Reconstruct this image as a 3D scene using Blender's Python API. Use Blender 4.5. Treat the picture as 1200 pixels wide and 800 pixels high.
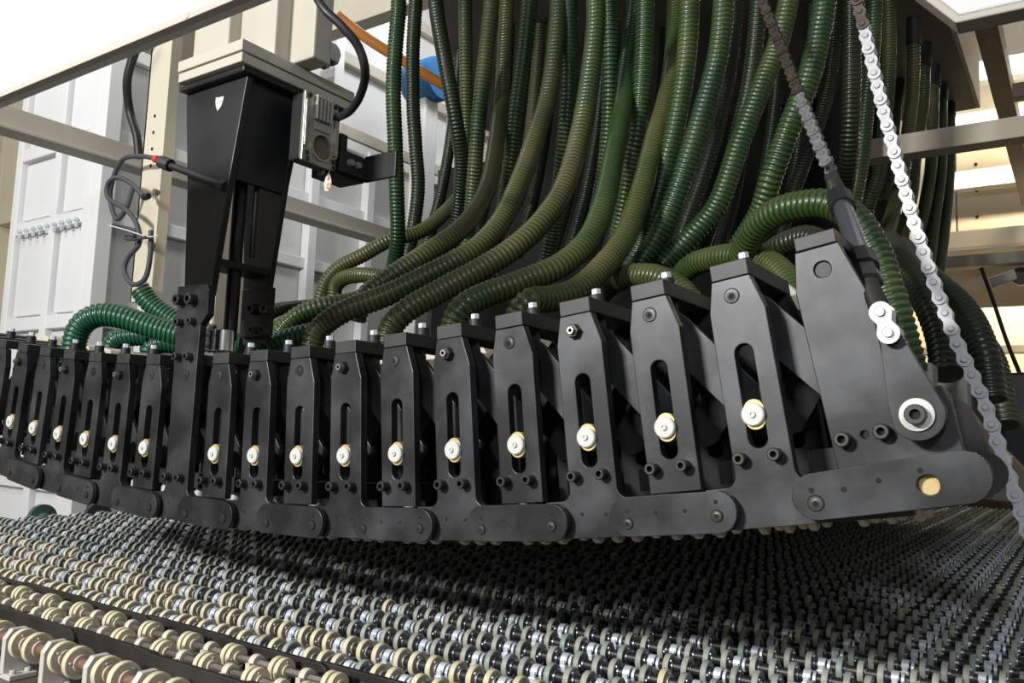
import bpy, bmesh, math, random
from mathutils import Vector, Matrix
random.seed(7)
S = bpy.context.scene
COL = S.collection
for o in list(bpy.data.objects): bpy.data.objects.remove(o)

# ------------------------------------------------------------------ camera
FPX = 975.72
AX = Vector((0.82395283, 0.03189121, 0.56576027))     # world X in camera axes
AY = Vector((0.56554208, -0.10891922, -0.81749542))
AZ = Vector((0.03555125, 0.9935389, -0.10778012))
cam = bpy.data.objects.new('camera', bpy.data.cameras.new('camera')); COL.objects.link(cam)
Rm = Matrix((AX, AY, AZ))                             # camera -> world
cam.matrix_world = Rm.to_4x4()
cam.data.sensor_width = 36; cam.data.lens = FPX * 36 / 1200
cam.data.clip_start = .02
S.camera = cam

# ------------------------------------------------------------------ world, lamps, exposure
W = bpy.data.worlds.new('world'); S.world = W; W.use_nodes = True
W.node_tree.nodes['Background'].inputs[0].default_value = (1.0, .96, .90, 1)
W.node_tree.nodes['Background'].inputs[1].default_value = .19
S.view_settings.view_transform = 'Standard'; S.view_settings.look = 'None'
S.view_settings.exposure = 0.0; S.view_settings.gamma = 1; S.view_settings.use_curve_mapping = False

def area(name, loc, target, sx, sy, power, col, spread=180):
    l = bpy.data.lights.new(name, 'AREA'); l.shape = 'RECTANGLE'; l.size = sx; l.size_y = sy
    l.energy = power; l.color = col; l.spread = math.radians(spread)
    o = bpy.data.objects.new(name, l); COL.objects.link(o); o.location = loc
    o.rotation_euler = (Vector(target) - Vector(loc)).to_track_quat('-Z', 'Y').to_euler()
    return o
area('hall_lamp_front', (-1.9, -3.0, 1.55), (-1.2, 1.1, -.1), .8, .35, 245, (1, .97, .93))
area('fill_lamp_right', (.7, -2.0, 1.35), (-.5, 1.5, .4), .5, .3, 34, (.86, .93, 1))  # unseen fill light added to brighten the hoses and right-hand plates
area('fill_lamp_left_bay', (-3.4, .2, 2.6), (-4.2, 2.2, .4), 1.2, .6, 26, (.95, .98, 1))  # added fill light, no visible source, brightens the cabinet fronts
area('fill_lamp_side_bay', (-2.4, 3.4, 2.9), (-3.6, 3.2, .4), 1.2, .6, 26, (.98, 1, 1))  # another added fill, out of view, for the cabinets' side face
area('fill_lamp_right_bay', (.5, 4.6, 3.0), (-.1, 7.0, 1.3), 1.4, .5, 55, (1, .85, .62), 58)  # unseen warm light added to brighten the right rear bay

# ------------------------------------------------------------------ picking points of the place
def ray(px, py): return Rm @ Vector((px - 600, 400 - py, -FPX))
def onY(px, py, y): r = ray(px, py); return r * (y / r.y)
def onX(px, py, x): r = ray(px, py); return r * (x / r.x)
def onZ(px, py, z): r = ray(px, py); return r * (z / r.z)
def atD(px, py, d): return ray(px, py) * (d / FPX)

# ------------------------------------------------------------------ materials
def mat(name, col, rough=.5, metal=0., var=0., scale=20., col2=None, bump=0., spec=.5, detail=5., lo=.35, hi=.7, coat=0.):
    m = bpy.data.materials.new(name); m.use_nodes = True
    nt = m.node_tree; b = nt.nodes['Principled BSDF']
    b.inputs['Roughness'].default_value = rough; b.inputs['Metallic'].default_value = metal
    b.inputs['Specular IOR Level'].default_value = spec
    b.inputs['Base Color'].default_value = (*col, 1)
    if coat: b.inputs['Coat Weight'].default_value = coat
    if var or col2 or bump:
        tc = nt.nodes.new('ShaderNodeTexCoord'); n = nt.nodes.new('ShaderNodeTexNoise')
        n.inputs['Scale'].default_value = scale; n.inputs['Detail'].default_value = detail
        oi = nt.nodes.new('ShaderNodeObjectInfo'); ad = nt.nodes.new('ShaderNodeVectorMath'); ad.operation = 'MULTIPLY_ADD'
        ad.inputs[1].default_value = (17, 11, 23)
        nt.links.new(oi.outputs['Random'], ad.inputs[0]); nt.links.new(tc.outputs['Object'], ad.inputs[2])
        nt.links.new(ad.outputs[0], n.inputs['Vector'])
        if var or col2:
            c2 = col2 or tuple(min(1, c * (1 + var)) for c in col)
            r = nt.nodes.new('ShaderNodeValToRGB')
            r.color_ramp.elements[0].color = (*col, 1); r.color_ramp.elements[1].color = (*c2, 1)
            r.color_ramp.elements[0].position = lo; r.color_ramp.elements[1].position = hi
            nt.links.new(n.outputs['Fac'], r.inputs['Fac']); nt.links.new(r.outputs['Color'], b.inputs['Base Color'])
            mr = nt.nodes.new('ShaderNodeMapRange')
            mr.inputs['To Min'].default_value = max(.05, rough - .1); mr.inputs['To Max'].default_value = min(1, rough + .12)
            nt.links.new(n.outputs['Fac'], mr.inputs['Value']); nt.links.new(mr.outputs['Result'], b.inputs['Roughness'])
        if bump:
            bp = nt.nodes.new('ShaderNodeBump'); bp.inputs['Strength'].default_value = bump; bp.inputs['Distance'].default_value = .002
            nt.links.new(n.outputs['Fac'], bp.inputs['Height']); nt.links.new(bp.outputs['Normal'], b.inputs['Normal'])
    return m
BLK = mat('black_oxide_steel', (.026, .027, .029), .40, .5, col2=(.096, .102, .114), scale=10, lo=.42, hi=.82, detail=10)
BLK2 = mat('black_steel_dark', (.028, .029, .032), .5, .4, var=.6, scale=10)
BAR = mat('grey_brown_steel', (.034, .034, .034), .5, .3, var=.6, scale=16)
PAINT = mat('black_paint', (.009, .010, .012), .45, 0, var=.5, scale=6)
BOLT = mat('bolt_black', (.07, .065, .06), .38, .7)
RUST = mat('bolt_brown', (.22, .16, .11), .45, .7, var=.5, scale=60)
HOLE = mat('hole_dark', (.006, .006, .006), .8)
ZINC = mat('zinc', (.66, .72, .78), .38, .35, var=.2, scale=50)
CHROME = mat('bright_steel', (.75, .76, .77), .22, 1.)
CHAINM = mat('chain_steel', (.46, .46, .48), .55, .5, var=.3, scale=90)
CHAIND = mat('chain_dark', (.075, .062, .052), .5, .7, var=.7, scale=60)
WHITE = mat('white_disc', (.62, .63, .60), .4, 0)
BRASS = mat('brass_shim', (.62, .47, .22), .4, .4)
IVORY = mat('ivory_rim', (.62, .56, .39), .55, 0, var=.12, scale=30)
SAGE = mat('sage_rim', (.30, .315, .28), .5, 0, col2=(.43, .42, .34), scale=30)
TEAL = mat('teal_rim', (.25, .32, .29), .5, 0, col2=(.36, .39, .34), scale=24)
HUB = mat('wheel_hub', (.40, .36, .32), .45, .3)
HUBD = mat('wheel_hub_dark', (.20, .21, .23), .3, .7)
SHAFT = mat('shaft_steel', (.05, .05, .055), .45, .6)
SHAFTL = mat('shaft_worn', (.24, .21, .19), .35, .8, var=.5, scale=20)
SHADEBLK = mat('shade_black', (.010, .010, .010), .85)  # near-black with shade put into the colour, for parts behind the front
RAILM = mat('rail_dark', (.020, .018, .016), .5, .2, var=1.2, scale=8)
CREAM = mat('cream_paint', (.60, .55, .44), .5, 0, var=.08, scale=3)
GREIGE = mat('greige_paint', (.50, .47, .40), .5, 0, var=.08, scale=3)
GREY = mat('grey_paint', (.36, .34, .31), .55, 0, var=.1, scale=3)
WPAINT = mat('white_paint', (.74, .75, .76), .45, 0, var=.04, scale=3)
PANELM = mat('panel_grey', (.60, .60, .58), .55, 0, var=.05, scale=2)
HOODM = mat('hood_grey', (.22, .20, .18), .6, 0, var=.1, scale=2)
BROWN = mat('brown_steel', (.13, .095, .07), .5, .2, var=.5, scale=8)
RUBBER = mat('black_rubber', (.018, .018, .02), .45)
GREYCAB = mat('grey_cable_sleeve', (.06, .06, .075), .6, 0, bump=.5, scale=300)
ORANGE = mat('orange_pipe', (.50, .20, .05), .35, 0, var=.2, scale=8)
BLUE = mat('blue_drum', (.03, .15, .38), .4)
ALU = mat('aluminium', (.42, .40, .36), .35, .7, var=.2, scale=30)
PAPER = mat('tag_paper', (.75, .68, .60), .6, 0, col2=(.35, .15, .10), scale=90, lo=.5, hi=.62)
REDM = mat('red_tape', (.7, .04, .03), .5)
FLOORM = mat('floor_dark', (.05, .045, .04), .6, 0, var=.5, scale=2)
TANM = mat('tan_wall', (.62, .54, .40), .6, 0, var=.06, scale=1)

def hose_mat(name, a, b, c):
    m = bpy.data.materials.new(name); m.use_nodes = True
    nt = m.node_tree; p = nt.nodes['Principled BSDF']
    tc = nt.nodes.new('ShaderNodeTexCoord')
    n = nt.nodes.new('ShaderNodeTexNoise'); n.inputs['Scale'].default_value = 3.2; n.inputs['Detail'].default_value = 4
    nt.links.new(tc.outputs['Object'], n.inputs['Vector'])
    r = nt.nodes.new('ShaderNodeValToRGB'); e = r.color_ramp.elements
    e[0].position = .36; e[0].color = (*a, 1); e[1].position = .68; e[1].color = (*c, 1)
    k = e.new(.52); k.color = (*b, 1)
    nt.links.new(n.outputs['Fac'], r.inputs['Fac'])
    # colour is scaled brighter on the ribs, darker in the grooves: UV v runs along the hose in ribs
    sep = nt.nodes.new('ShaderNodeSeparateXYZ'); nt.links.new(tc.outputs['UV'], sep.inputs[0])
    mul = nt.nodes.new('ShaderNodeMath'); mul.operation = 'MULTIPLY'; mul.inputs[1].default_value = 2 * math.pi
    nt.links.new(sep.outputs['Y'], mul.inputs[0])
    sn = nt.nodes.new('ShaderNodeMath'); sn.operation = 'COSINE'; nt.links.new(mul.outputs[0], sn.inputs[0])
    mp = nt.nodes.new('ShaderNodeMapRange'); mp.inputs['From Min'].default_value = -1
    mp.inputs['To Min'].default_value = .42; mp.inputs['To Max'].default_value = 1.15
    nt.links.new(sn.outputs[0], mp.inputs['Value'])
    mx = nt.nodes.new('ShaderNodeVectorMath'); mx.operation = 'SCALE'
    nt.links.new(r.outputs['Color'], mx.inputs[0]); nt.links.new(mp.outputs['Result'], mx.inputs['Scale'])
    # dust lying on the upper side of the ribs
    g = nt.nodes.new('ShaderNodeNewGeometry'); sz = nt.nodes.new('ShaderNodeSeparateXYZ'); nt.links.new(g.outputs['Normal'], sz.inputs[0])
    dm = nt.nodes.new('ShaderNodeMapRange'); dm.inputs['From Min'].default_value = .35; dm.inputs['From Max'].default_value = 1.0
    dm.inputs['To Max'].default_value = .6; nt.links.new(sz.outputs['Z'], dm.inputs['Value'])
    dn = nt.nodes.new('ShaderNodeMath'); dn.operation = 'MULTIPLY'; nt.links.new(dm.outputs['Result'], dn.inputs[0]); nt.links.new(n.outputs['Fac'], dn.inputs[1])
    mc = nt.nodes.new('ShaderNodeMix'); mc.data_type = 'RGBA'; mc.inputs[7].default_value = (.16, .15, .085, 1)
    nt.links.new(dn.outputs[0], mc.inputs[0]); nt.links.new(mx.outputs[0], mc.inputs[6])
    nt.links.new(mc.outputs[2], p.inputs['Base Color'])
    p.inputs['Roughness'].default_value = .36; p.inputs['Coat Weight'].default_value = .15
    return m
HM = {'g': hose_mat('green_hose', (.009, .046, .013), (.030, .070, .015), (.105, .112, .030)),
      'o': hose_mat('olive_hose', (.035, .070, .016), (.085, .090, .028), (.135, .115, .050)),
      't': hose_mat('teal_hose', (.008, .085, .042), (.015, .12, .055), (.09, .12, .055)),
      'd': hose_mat('shaded_hose', (.007, .018, .009), (.012, .026, .010), (.028, .034, .014))}  # last entry: green hose with the bundle's shade put into its colour

# ------------------------------------------------------------------ mesh helpers
def link(name, bm, m, parent=None, smooth=False, bevel=0, loc=None):
    me = bpy.data.meshes.new(name); bm.normal_update(); bm.to_mesh(me); bm.free()
    for mm in (m if isinstance(m, (list, tuple)) else [m]): me.materials.append(mm)
    if smooth:
        for p in me.polygons: p.use_smooth = True
        me.set_sharp_from_angle(angle=math.radians(38))
    o = bpy.data.objects.new(name, me); COL.objects.link(o)
    if parent: o.parent = parent
    if loc is not None: o.location = loc
    if bevel:
        b = o.modifiers.new('bevel', 'BEVEL'); b.width = bevel; b.segments = 2; b.limit_method = 'ANGLE'
    return o
def empty(name, loc=(0, 0, 0), rot=(0, 0, 0)):
    o = bpy.data.objects.new(name, None); COL.objects.link(o); o.location = loc; o.rotation_euler = rot
    o.empty_display_size = .02
    return o
def tag(o, label, cat, group=None, kind=None):
    if kind == 'structure':
        o['kind'] = 'structure'
        return o
    o['label'] = label; o['category'] = cat
    if group: o['group'] = group
    if kind: o['kind'] = kind
    return o
def box(bm, x0, x1, y0, y1, z0, z1, M=None, mi=0):
    v = [bm.verts.new((x, y, z)) for x in (x0, x1) for y in (y0, y1) for z in (z0, z1)]
    for f in ((0, 1, 3, 2), (4, 6, 7, 5), (0, 4, 5, 1), (2, 3, 7, 6), (0, 2, 6, 4), (1, 5, 7, 3)):
        bm.faces.new([v[i] for i in f]).material_index = mi
    if M is not None:
        for q in v: q.co = M @ q.co
    return v
def lathe(bm, prof, seg=16, axis='Y', at=(0, 0, 0), mi=None, hexes=()):
    """prof: (radius, along) pairs, closed at ends when radius is 0"""
    rings = []
    for k, (r, a) in enumerate(prof):
        ring = []
        n = 1 if r < 1e-7 else seg
        for i in range(n):
            t = 2 * math.pi * i / seg
            c, s = r * math.cos(t), r * math.sin(t)
            p = {'X': (a, c, s), 'Y': (c, a, s), 'Z': (c, s, a)}[axis]
            ring.append(bm.verts.new((p[0] + at[0], p[1] + at[1], p[2] + at[2])))
        rings.append(ring)
    for k in range(len(rings) - 1):
        A, B = rings[k], rings[k + 1]
        for i in range(seg):
            j = (i + 1) % seg
            vs = [A[i % len(A)], A[j % len(A)], B[j % len(B)], B[i % len(B)]]
            u = []
            for q in vs:
                if q not in u: u.append(q)
            if len(u) > 2:
                f = bm.faces.new(u)
                if mi: f.material_index = mi[k]
    bmesh.ops.recalc_face_normals(bm, faces=bm.faces)
def arc(cx, cz, r, a0, a1, n=10):
    return [(cx + r * math.cos(math.radians(a0 + (a1 - a0) * i / n)), cz + r * math.sin(math.radians(a0 + (a1 - a0) * i / n))) for i in range(n + 1)]
def plate(bm, outline, y0, y1, holes=(), mi=0, shear=None):
    """extruded (x,z) outline with holes between y0 (front) and y1"""
    edges = []; loops = []
    for lp in [outline] + list(holes):
        vs = [bm.verts.new((x, y0, z)) for x, z in lp]; loops.append(vs)
        edges += [bm.edges.new((vs[i], vs[(i + 1) % len(vs)])) for i in range(len(vs))]
    f = bmesh.ops.triangle_fill(bm, use_beauty=True, use_dissolve=False, edges=edges)
    front = [g for g in f['geom'] if isinstance(g, bmesh.types.BMFace)]
    mp = {}
    for lp in loops:
        for v in lp: mp[v] = bm.verts.new((v.co.x, y1, v.co.z))
    for fc in front:
        fc.material_index = mi
        bm.faces.new([mp[v] for v in reversed(fc.verts)]).material_index = mi
    for lp in loops:
        for i in range(len(lp)):
            a, b = lp[i], lp[(i + 1) % len(lp)]
            bm.faces.new((a, b, mp[b], mp[a])).material_index = mi
    if shear:
        for v in list(mp) + list(mp.values()): v.co.y += shear(v.co.x)
    bmesh.ops.recalc_face_normals(bm, faces=bm.faces)
def catmull(P, n=14):
    Q = [P[0] * 2 - P[1]] + P + [P[-1] * 2 - P[-2]]; out = []
    for i in range(1, len(Q) - 2):
        a, b, c, d = Q[i - 1], Q[i], Q[i + 1], Q[i + 2]
        for k in range(n):
            t = k / n
            out.append(.5 * ((2 * b) + (c - a) * t + (2 * a - 5 * b + 4 * c - d) * t * t + (3 * b - a - 3 * c + d) * t ** 3))
    out.append(P[-1]); return out
def resample(P, step):
    out = [P[0]]; acc = 0; need = step
    for a, b in zip(P, P[1:]):
        L = (b - a).length; pos = 0
        while acc + (L - pos) >= need and L > 0:
            pos += need - acc; acc = 0
            out.append(a.lerp(b, pos / L))
        acc += L - pos
    return out
def tube(bm, P, rad, seg=12, cap=True, uvrib=None):
    """rad: number or function of ring index"""
    T = [(P[min(i + 1, len(P) - 1)] - P[max(i - 1, 0)]).normalized() for i in range(len(P))]
    n = T[0].orthogonal().normalized(); rings = []
    uv = bm.loops.layers.uv.verify() if uvrib else None
    for i, p in enumerate(P):
        n = (n - T[i] * n.dot(T[i])).normalized(); b = T[i].cross(n)
        r = rad(i) if callable(rad) else rad
        rings.append([bm.verts.new(p + n * (r * math.cos(2 * math.pi * k / seg)) + b * (r * math.sin(2 * math.pi * k / seg))) for k in range(seg)])
    for i in range(len(rings) - 1):
        for k in range(seg):
            j = (k + 1) % seg
            f = bm.faces.new((rings[i][k], rings[i][j], rings[i + 1][j], rings[i + 1][k]))
            if uv:
                for lp, vv in zip(f.loops, (i, i, i + 1, i + 1)): lp[uv].uv = (0, vv / uvrib)
    if cap:
        bm.faces.new(rings[0][::-1]); bm.faces.new(rings[-1])
def copy_tree(o, parent=None):
    c = o.copy(); COL.objects.link(c)
    if parent: c.parent = parent
    for ch in o.children: copy_tree(ch, c)
    return c
def child(mesh_obj, name, parent, loc=(0, 0, 0), rot=(0, 0, 0)):
    """another part sharing the mesh of mesh_obj"""
    c = mesh_obj.copy(); c.name = name; COL.objects.link(c); c.parent = parent; c.location = loc; c.rotation_euler = rot
    return c

# ------------------------------------------------------------------ setting
bm = bmesh.new(); box(bm, -7, 3, -4, 8.2, -1.05, -1.0); tag(link('floor', bm, FLOORM), '', '', kind='structure')
bm = bmesh.new(); box(bm, -7, 3, 7.6, 7.7, -1.0, 4.2); tag(link('wall_back', bm, TANM), '', '', kind='structure')
bm = bmesh.new(); box(bm, -7.1, -7, -4, 7.7, -1.0, 4.2); tag(link('wall_left', bm, TANM), '', '', kind='structure')

def beam(name, x0, x1, y0, y1, z0, z1, m, label, group=None, flange=None):
    bm = bmesh.new(); box(bm, x0, x1, y0, y1, z0, z1)
    if flange:
        axis, t = flange
        if axis == 'Y':
            box(bm, x0 - .02, x1 + .03, y0, y1, z0 - t, z0 - .0005)
        else:
            box(bm, x0, x1, y0 - .03, y1 + .02, z0 - t, z0 - .0005)
    o = link(name, bm, m, bevel=.003)
    return tag(o, label, 'beam', group)

# white cabinets of the left bay: frames, recessed doors, latches
def cabinets():
    root = empty('equipment_cabinet', (-3.6, 1.9, -1.0))
    tag(root, 'tall white sheet metal cabinets with recessed doors at the far left', 'cabinet')
    X0, Y0 = -3.6, 1.9
    def local(o):
        o.parent = root; o.location = (3.6, -1.9, 1.0); return o
    bm = bmesh.new(); box(bm, -4.33, X0, Y0 + .03, 5.6, -1, 1.66); local(link('body', bm, WPAINT))
    zs = [-1, -.30, .42, .89, 1.26, 1.66]
    # front face (facing the camera side): stiles and rails
    bm = bmesh.new()
    xs = [-4.33, -3.95, -3.6]
    for x in xs: box(bm, x - .0, x + .055, Y0 - .012, Y0 + .03, -1, 1.66) if x < -3.61 else box(bm, X0 - .06, X0, Y0 - .012, Y0 + .03, -1, 1.66)
    for z in zs: box(bm, -4.33, X0 - .061, Y0 - .010, Y0 + .03, z - .03, z + .03)
    local(link('front_frame', bm, WPAINT, bevel=.004))
    for i in range(len(zs) - 1):
        for a, b in zip(xs, xs[1:]):
            bm = bmesh.new(); box(bm, a + .07, b - .015 if b < -3.61 else b - .075, Y0 + .012, Y0 + .029, zs[i] + .045, zs[i + 1] - .045)
            local(link('door', bm, WPAINT, bevel=.004))
    # side facing right: deep frames with recessed greige panels
    ys = [1.9, 2.14, 2.62, 3.08, 3.52, 3.96, 4.5, 5.05, 5.55]
    bm = bmesh.new()
    for y in ys: box(bm, X0 + (.0005 if y > 1.91 else 0), X0 + .07, y + (0 if y > 1.91 else -.012), y + .06, -1, 1.66)
    for z in zs: box(bm, X0, X0 + .05, 1.961, 5.6, z - .03, z + .03)
    local(link('side_frame', bm, WPAINT, bevel=.004))
    for i in range(len(zs) - 1):
        for a, b in zip(ys, ys[1:]):
            bm = bmesh.new(); box(bm, X0, X0 + .012, a + .065, b - .005, zs[i] + .035, zs[i + 1] - .035)
            local(link('side_panel', bm, PANELM))
    bm = bmesh.new()
    for k in range(9):
        x = -4.22 + k * .065
        box(bm, x, x + .015, Y0 - .02, Y0 - .010, .84, .885); box(bm, x - .01, x + .025, Y0 - .024, Y0 - .02, .868, .88)
    local(link('latch_row', bm, ZINC))
cabinets()

def tall_cabinet():
    r = empty('tall_panel_wall', (-3.6, 3.2, 1.7)); tag(r, 'tall pale panelled housing above the white cabinets, seen right of the black arm', 'housing')
    def add(n, m, x0, x1, y0, y1, z0, z1, bev=.004):
        bm = bmesh.new(); box(bm, x0, x1, y0 - 3.2, y1 - 3.2, z0 - 1.7, z1 - 1.7); return link(n, bm, m, r, bevel=bev)
    add('body', WPAINT, -.9, 0, 3.2, 6.4, 1.70, 3.6)
    for y in (3.2, 3.75, 4.3, 4.85, 5.4, 5.95): add('post', WPAINT, .001, .07, y, y + .07, 1.70, 3.6)
    for z in (1.70, 2.14, 2.62, 3.1): add('rail', GREIGE, .001, .05, 3.28, 6.4, z, z + .07)
tall_cabinet()
# cream frame doorway at the extreme left edge
bm = bmesh.new(); box(bm, -6.9, -4.75, 2.6, 2.66, -1, 2.6); o = link('partition_panel', bm, TANM)
tag(o, 'beige partition panel behind the white cabinets at the left edge', 'panel')
bm = bmesh.new()
for x in (-6.06, -5.98, -5.1): box(bm, x, x + .05, 2.5, 2.6, -1, 2.6)
box(bm, -6.9, -4.80, 2.5, 2.6, 1.24, 1.31)
o2 = link('partition_frame', bm, CREAM, o, bevel=.004)

# horizontal frame members, left
beam('side_rail', -3.00, -2.955, 1.0, 4.05, .955, 1.030, GREIGE, 'greige steel rail running back in front of the white cabinets', flange=('Y', .014))
beam('upper_cross_rail', -3.6, -1.98, 2.5, 2.58, 1.80, 1.98, CREAM, 'cream cross rail high above the gearbox cable')
# rear white frame seen left of the hoses
def rear_frame():
    r = empty('pale_framework', (-3.4, 5.7, -1)); tag(r, 'pale framework with tall posts standing behind the hoses at the left', 'frame')
    def add(n, m, *b):
        bm = bmesh.new(); box(bm, *b); o = link(n, bm, m, r, bevel=.003); o.location = (3.4, -5.7, 1)
    add('backing_sheet', PANELM, -5.0, -3.3, 5.86, 5.9, -1, 3.4)
    for x in (-4.6, -4.1, -3.6, -3.37): add('post', WPAINT, x, x + .07, 5.76, 5.86, -1, 3.4)
    for z in (.4, 1.3, 2.2, 3.0): add('rail', PANELM, -5, -3.3, 5.72, 5.76, z, z + .10)
    return r
rear_frame()
# wide beige stanchion left of the black arm
def stanchion():
    r = empty('cable_stanchion', (-2.6, 1.6, .40)); tag(r, 'cream sheet metal stanchion with bolt holes, cables tied to it', 'post')
    bm = bmesh.new()
    box(bm, -.13, .03, 0, .012, 0, 1.3); box(bm, -.13, -.118, 0, .09, 0, 1.3)
    box(bm, .03, .045, -.03, .012, 0, 1.3)
    link('channel', bm, CREAM, r, bevel=.002)
    bm = bmesh.new(); box(bm, .05, .20, .10, .28, -.12, .62); link('rear_post', bm, CREAM, r, bevel=.01)
    for z in (.48, .54, .60, .66):
        bm = bmesh.new(); lathe(bm, [(0, -.002), (.006, -.002), (.006, .001), (0, .001)], 10, 'Y', (-.07, 0, z)); link('bolt_hole', bm, HOLE, r)
    for z in (.18, .36):
        bm = bmesh.new(); lathe(bm, [(0, -.045), (.011, -.045), (.011, -.029), (0, -.029)], 12, 'Y', (.036, 0, z)); link('bolt', bm, RUST, r)
    return r
stanchion()

# big white sheet hoods close overhead
def hood_panel(name, pts, y, label, lip):
    bm = bmesh.new(); plate(bm, pts, y, y + .03)
    o = link(name, bm, WPAINT, bevel=.004); tag(o, label, 'panel'); return o
    for (a, b) in []:
        bm = bmesh.new(); d = Vector((b[0] - a[0], 0, b[1] - a[1])); L = d.length
        ang = math.atan2(d.z, d.x)
        box(bm, 0, L, y - .002, y + .05, -.022, 0, Matrix.Translation((a[0], 0, a[1])) @ Matrix.Rotation(-ang, 4, 'Y'))
        link('lip', bm, GREIGE, o)
P1 = hood_panel('overhead_panel', [(-1.65, .4375), (-.60, .4375), (-.60, .462), (-.74, .468), (-1.26, .640), (-1.65, .640)], .5,
           'large bright white sheet panel overhead at the upper left corner', [])
bm = bmesh.new(); box(bm, -1.65, -.60, .497, .508, .4285, .4372); lathe(bm, [(0, .4962), (.004, .4962), (.004, .497)], 12, 'Y', (-.785, 0, .433))
link('lip', bm, GREIGE, P1, bevel=.002)
P2 = hood_panel('overhead_panel', [(-.164, .766), (.8, .766), (.8, 1.24), (-.36, 1.24), (-.36, 1.0)], 1.6,
           'bright white sheet panel at the upper right corner', [])
bm = bmesh.new(); plate(bm, [(-.170, .752), (.8, .748), (.8, .765), (-.163, .765), (-.36, .999), (-.374, .992)], 1.598, 1.65)
link('lip', bm, GREIGE, P2, bevel=.003)

# machine hood above the hoses
def hood():
    r = empty('machine_hood', (-1.7, 3.2, 1.7)); tag(r, 'brown grey sheet metal hood that the green hoses hang from', 'hood')
    def add(n, m, *b):
        bm = bmesh.new(); box(bm, *b); o = link(n, bm, m, r); o.location = (1.7, -3.2, -1.7); return o
    xl = -2.12
    bm = bmesh.new(); L1, L2, L3 = onZ(508, 0, 1.7), onZ(522, 80, 1.7), onZ(528, 130, 1.7)
    plate(bm, [(L1.x, 1.9), (-.41, 1.9), (-.41, 4.62), (L3.x, 4.62), (L3.x, L3.y), (L2.x, L2.y), (L1.x, L1.y)], 1.70, 1.74)
    for v in bm.verts: v.co = Vector((v.co.x, v.co.z, v.co.y))
    bmesh.ops.recalc_face_normals(bm, faces=bm.faces)
    o = link('underside', bm, HOODM, r); o.location = (1.7, -3.2, -1.7)
    add('side_skirt', TANM, -.408, -.39, 1.9, 4.62, 1.70, 2.3)
    add('shade_backdrop', SHADEBLK, onY(520, 60, 4.1).x, onY(1046, 200, 4.1).x, 4.1, 4.3, -.3, 1.699)  # black sheet added where only shade lies behind the hoses
    return r
hood()

# right bay: cream beams, brown brace, back panels
beam('cream_beam', -.62, .5, 2.90, 2.98, .954, 1.022, CREAM, 'cream horizontal beam passing in front of the hoses at the right')
beam('cream_beam', -.80, .8, 5.5, 5.62, 1.186, 1.285, CREAM, 'upper of two parallel cream beams behind the bright chain', 'parallel cream beams', ('X', .03))
beam('cream_beam', -.80, .8, 5.1, 5.2, .99, 1.055, CREAM, 'lower of two parallel cream beams behind the bright chain', 'parallel cream beams')
bm = bmesh.new()
for a in ((-.29, -.215),): box(bm, a[0], a[1], 2.6, 5.9, 1.5, 1.6)
tag(link('roof_brace', bm, BROWN, bevel=.003), 'dark brown steel brace crossing the upper right corner', 'beam')
bm = bmesh.new(); box(bm, -.20, .8, 3.7, 3.76, 1.38, 1.44); tag(link('roof_brace', bm, BROWN, bevel=.003), 'short brown cross brace near the right edge below the white panel', 'beam')
for k, (z, y) in enumerate(((2.35, 5.9), (2.02, 5.9), (1.85, 6.6))):
    beam('roof_purlin', -.75, 1.2, y, y + .1, z, z + .13, WPAINT, ['topmost bright roof purlin at the upper right', 'second bright roof purlin from the top at the upper right', 'third bright roof purlin, set further back at the upper right'][k], 'roof purlins')
def back_cladding():
    r = empty('wall_cladding', (0, 6.9, -1)); tag(r, 'warm cream sheet cladding with screw lines on the right rear bay', 'cladding')
    for i, x in enumerate((-1.6, -.75, .1, .95)):
        for j, (z0, z1) in enumerate(((-1, -.2), (-.19, .5), (.51, 1.02), (1.5, 2.3), (2.31, 3.4))):
            bm = bmesh.new(); box(bm, x, x + .84, -.02, .02, z0 + 1, z1 + 1); link('sheet', bm, [TANM, CREAM][(i + j) % 2], r, bevel=.004)
    bm = bmesh.new()
    for z in (.5, .8, 1.3, 1.5, 1.7, 1.9, 2.1):
        lathe(bm, [(0, -.03), (.012, -.03), (.012, -.0201), (0, -.0201)], 8, 'Y', (-.62, 0, z + 1))
    link('screw', bm, HOLE, r)
cl = back_cladding()
beam('mid_rail', -.9, 1.2, 6.2, 6.3, .62, .67, GREIGE, 'thin pale rail low behind the right chain', 'thin rails of the right bay')
beam('mid_rail', -.9, 1.2, 6.1, 6.2, .34, .42, CREAM, 'wider pale rail below the thin one behind the right chain', 'thin rails of the right bay')
beam('dark_rail', -.9, 1.2, 5.9, 6.0, -.1, .14, BROWN, 'dark brown rail low at the right edge behind the chain')
def cablep(name, P, r, m, label, cat='cable', seg=10, n=14):
    bm = bmesh.new(); tube(bm, catmull([Vector(p) for p in P], n), r, seg)
    return tag(link(name, bm, m, smooth=True), label, cat)
cablep('thin_cable', [onY(1150, 314, 5.05), onY(1163, 350, 5.0), onY(1180, 400, 4.95), onY(1196, 440, 4.9)], .010, RUBBER, 'thin black cable slanting down behind the bright chain at the right edge')
def limit_switch():
    c = onY(1184, 324, 5.3); r = empty('sensor_bracket', c); tag(r, 'small pale sensor on a dark bracket under the cream beams at the right', 'sensor')
    bm = bmesh.new(); box(bm, -.10, .03, -.03, 0, -.03, .03, Matrix.Rotation(math.radians(-18), 4, 'Y')); link('sensor_body', bm, WPAINT, r, bevel=.008)
    bm = bmesh.new(); lathe(bm, [(0, 0), (.05, 0), (.05, .03), (0, .03)], 16, 'Y', (.05, 0, 0)); link('disc', bm, BOLT, r)
limit_switch()
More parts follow.
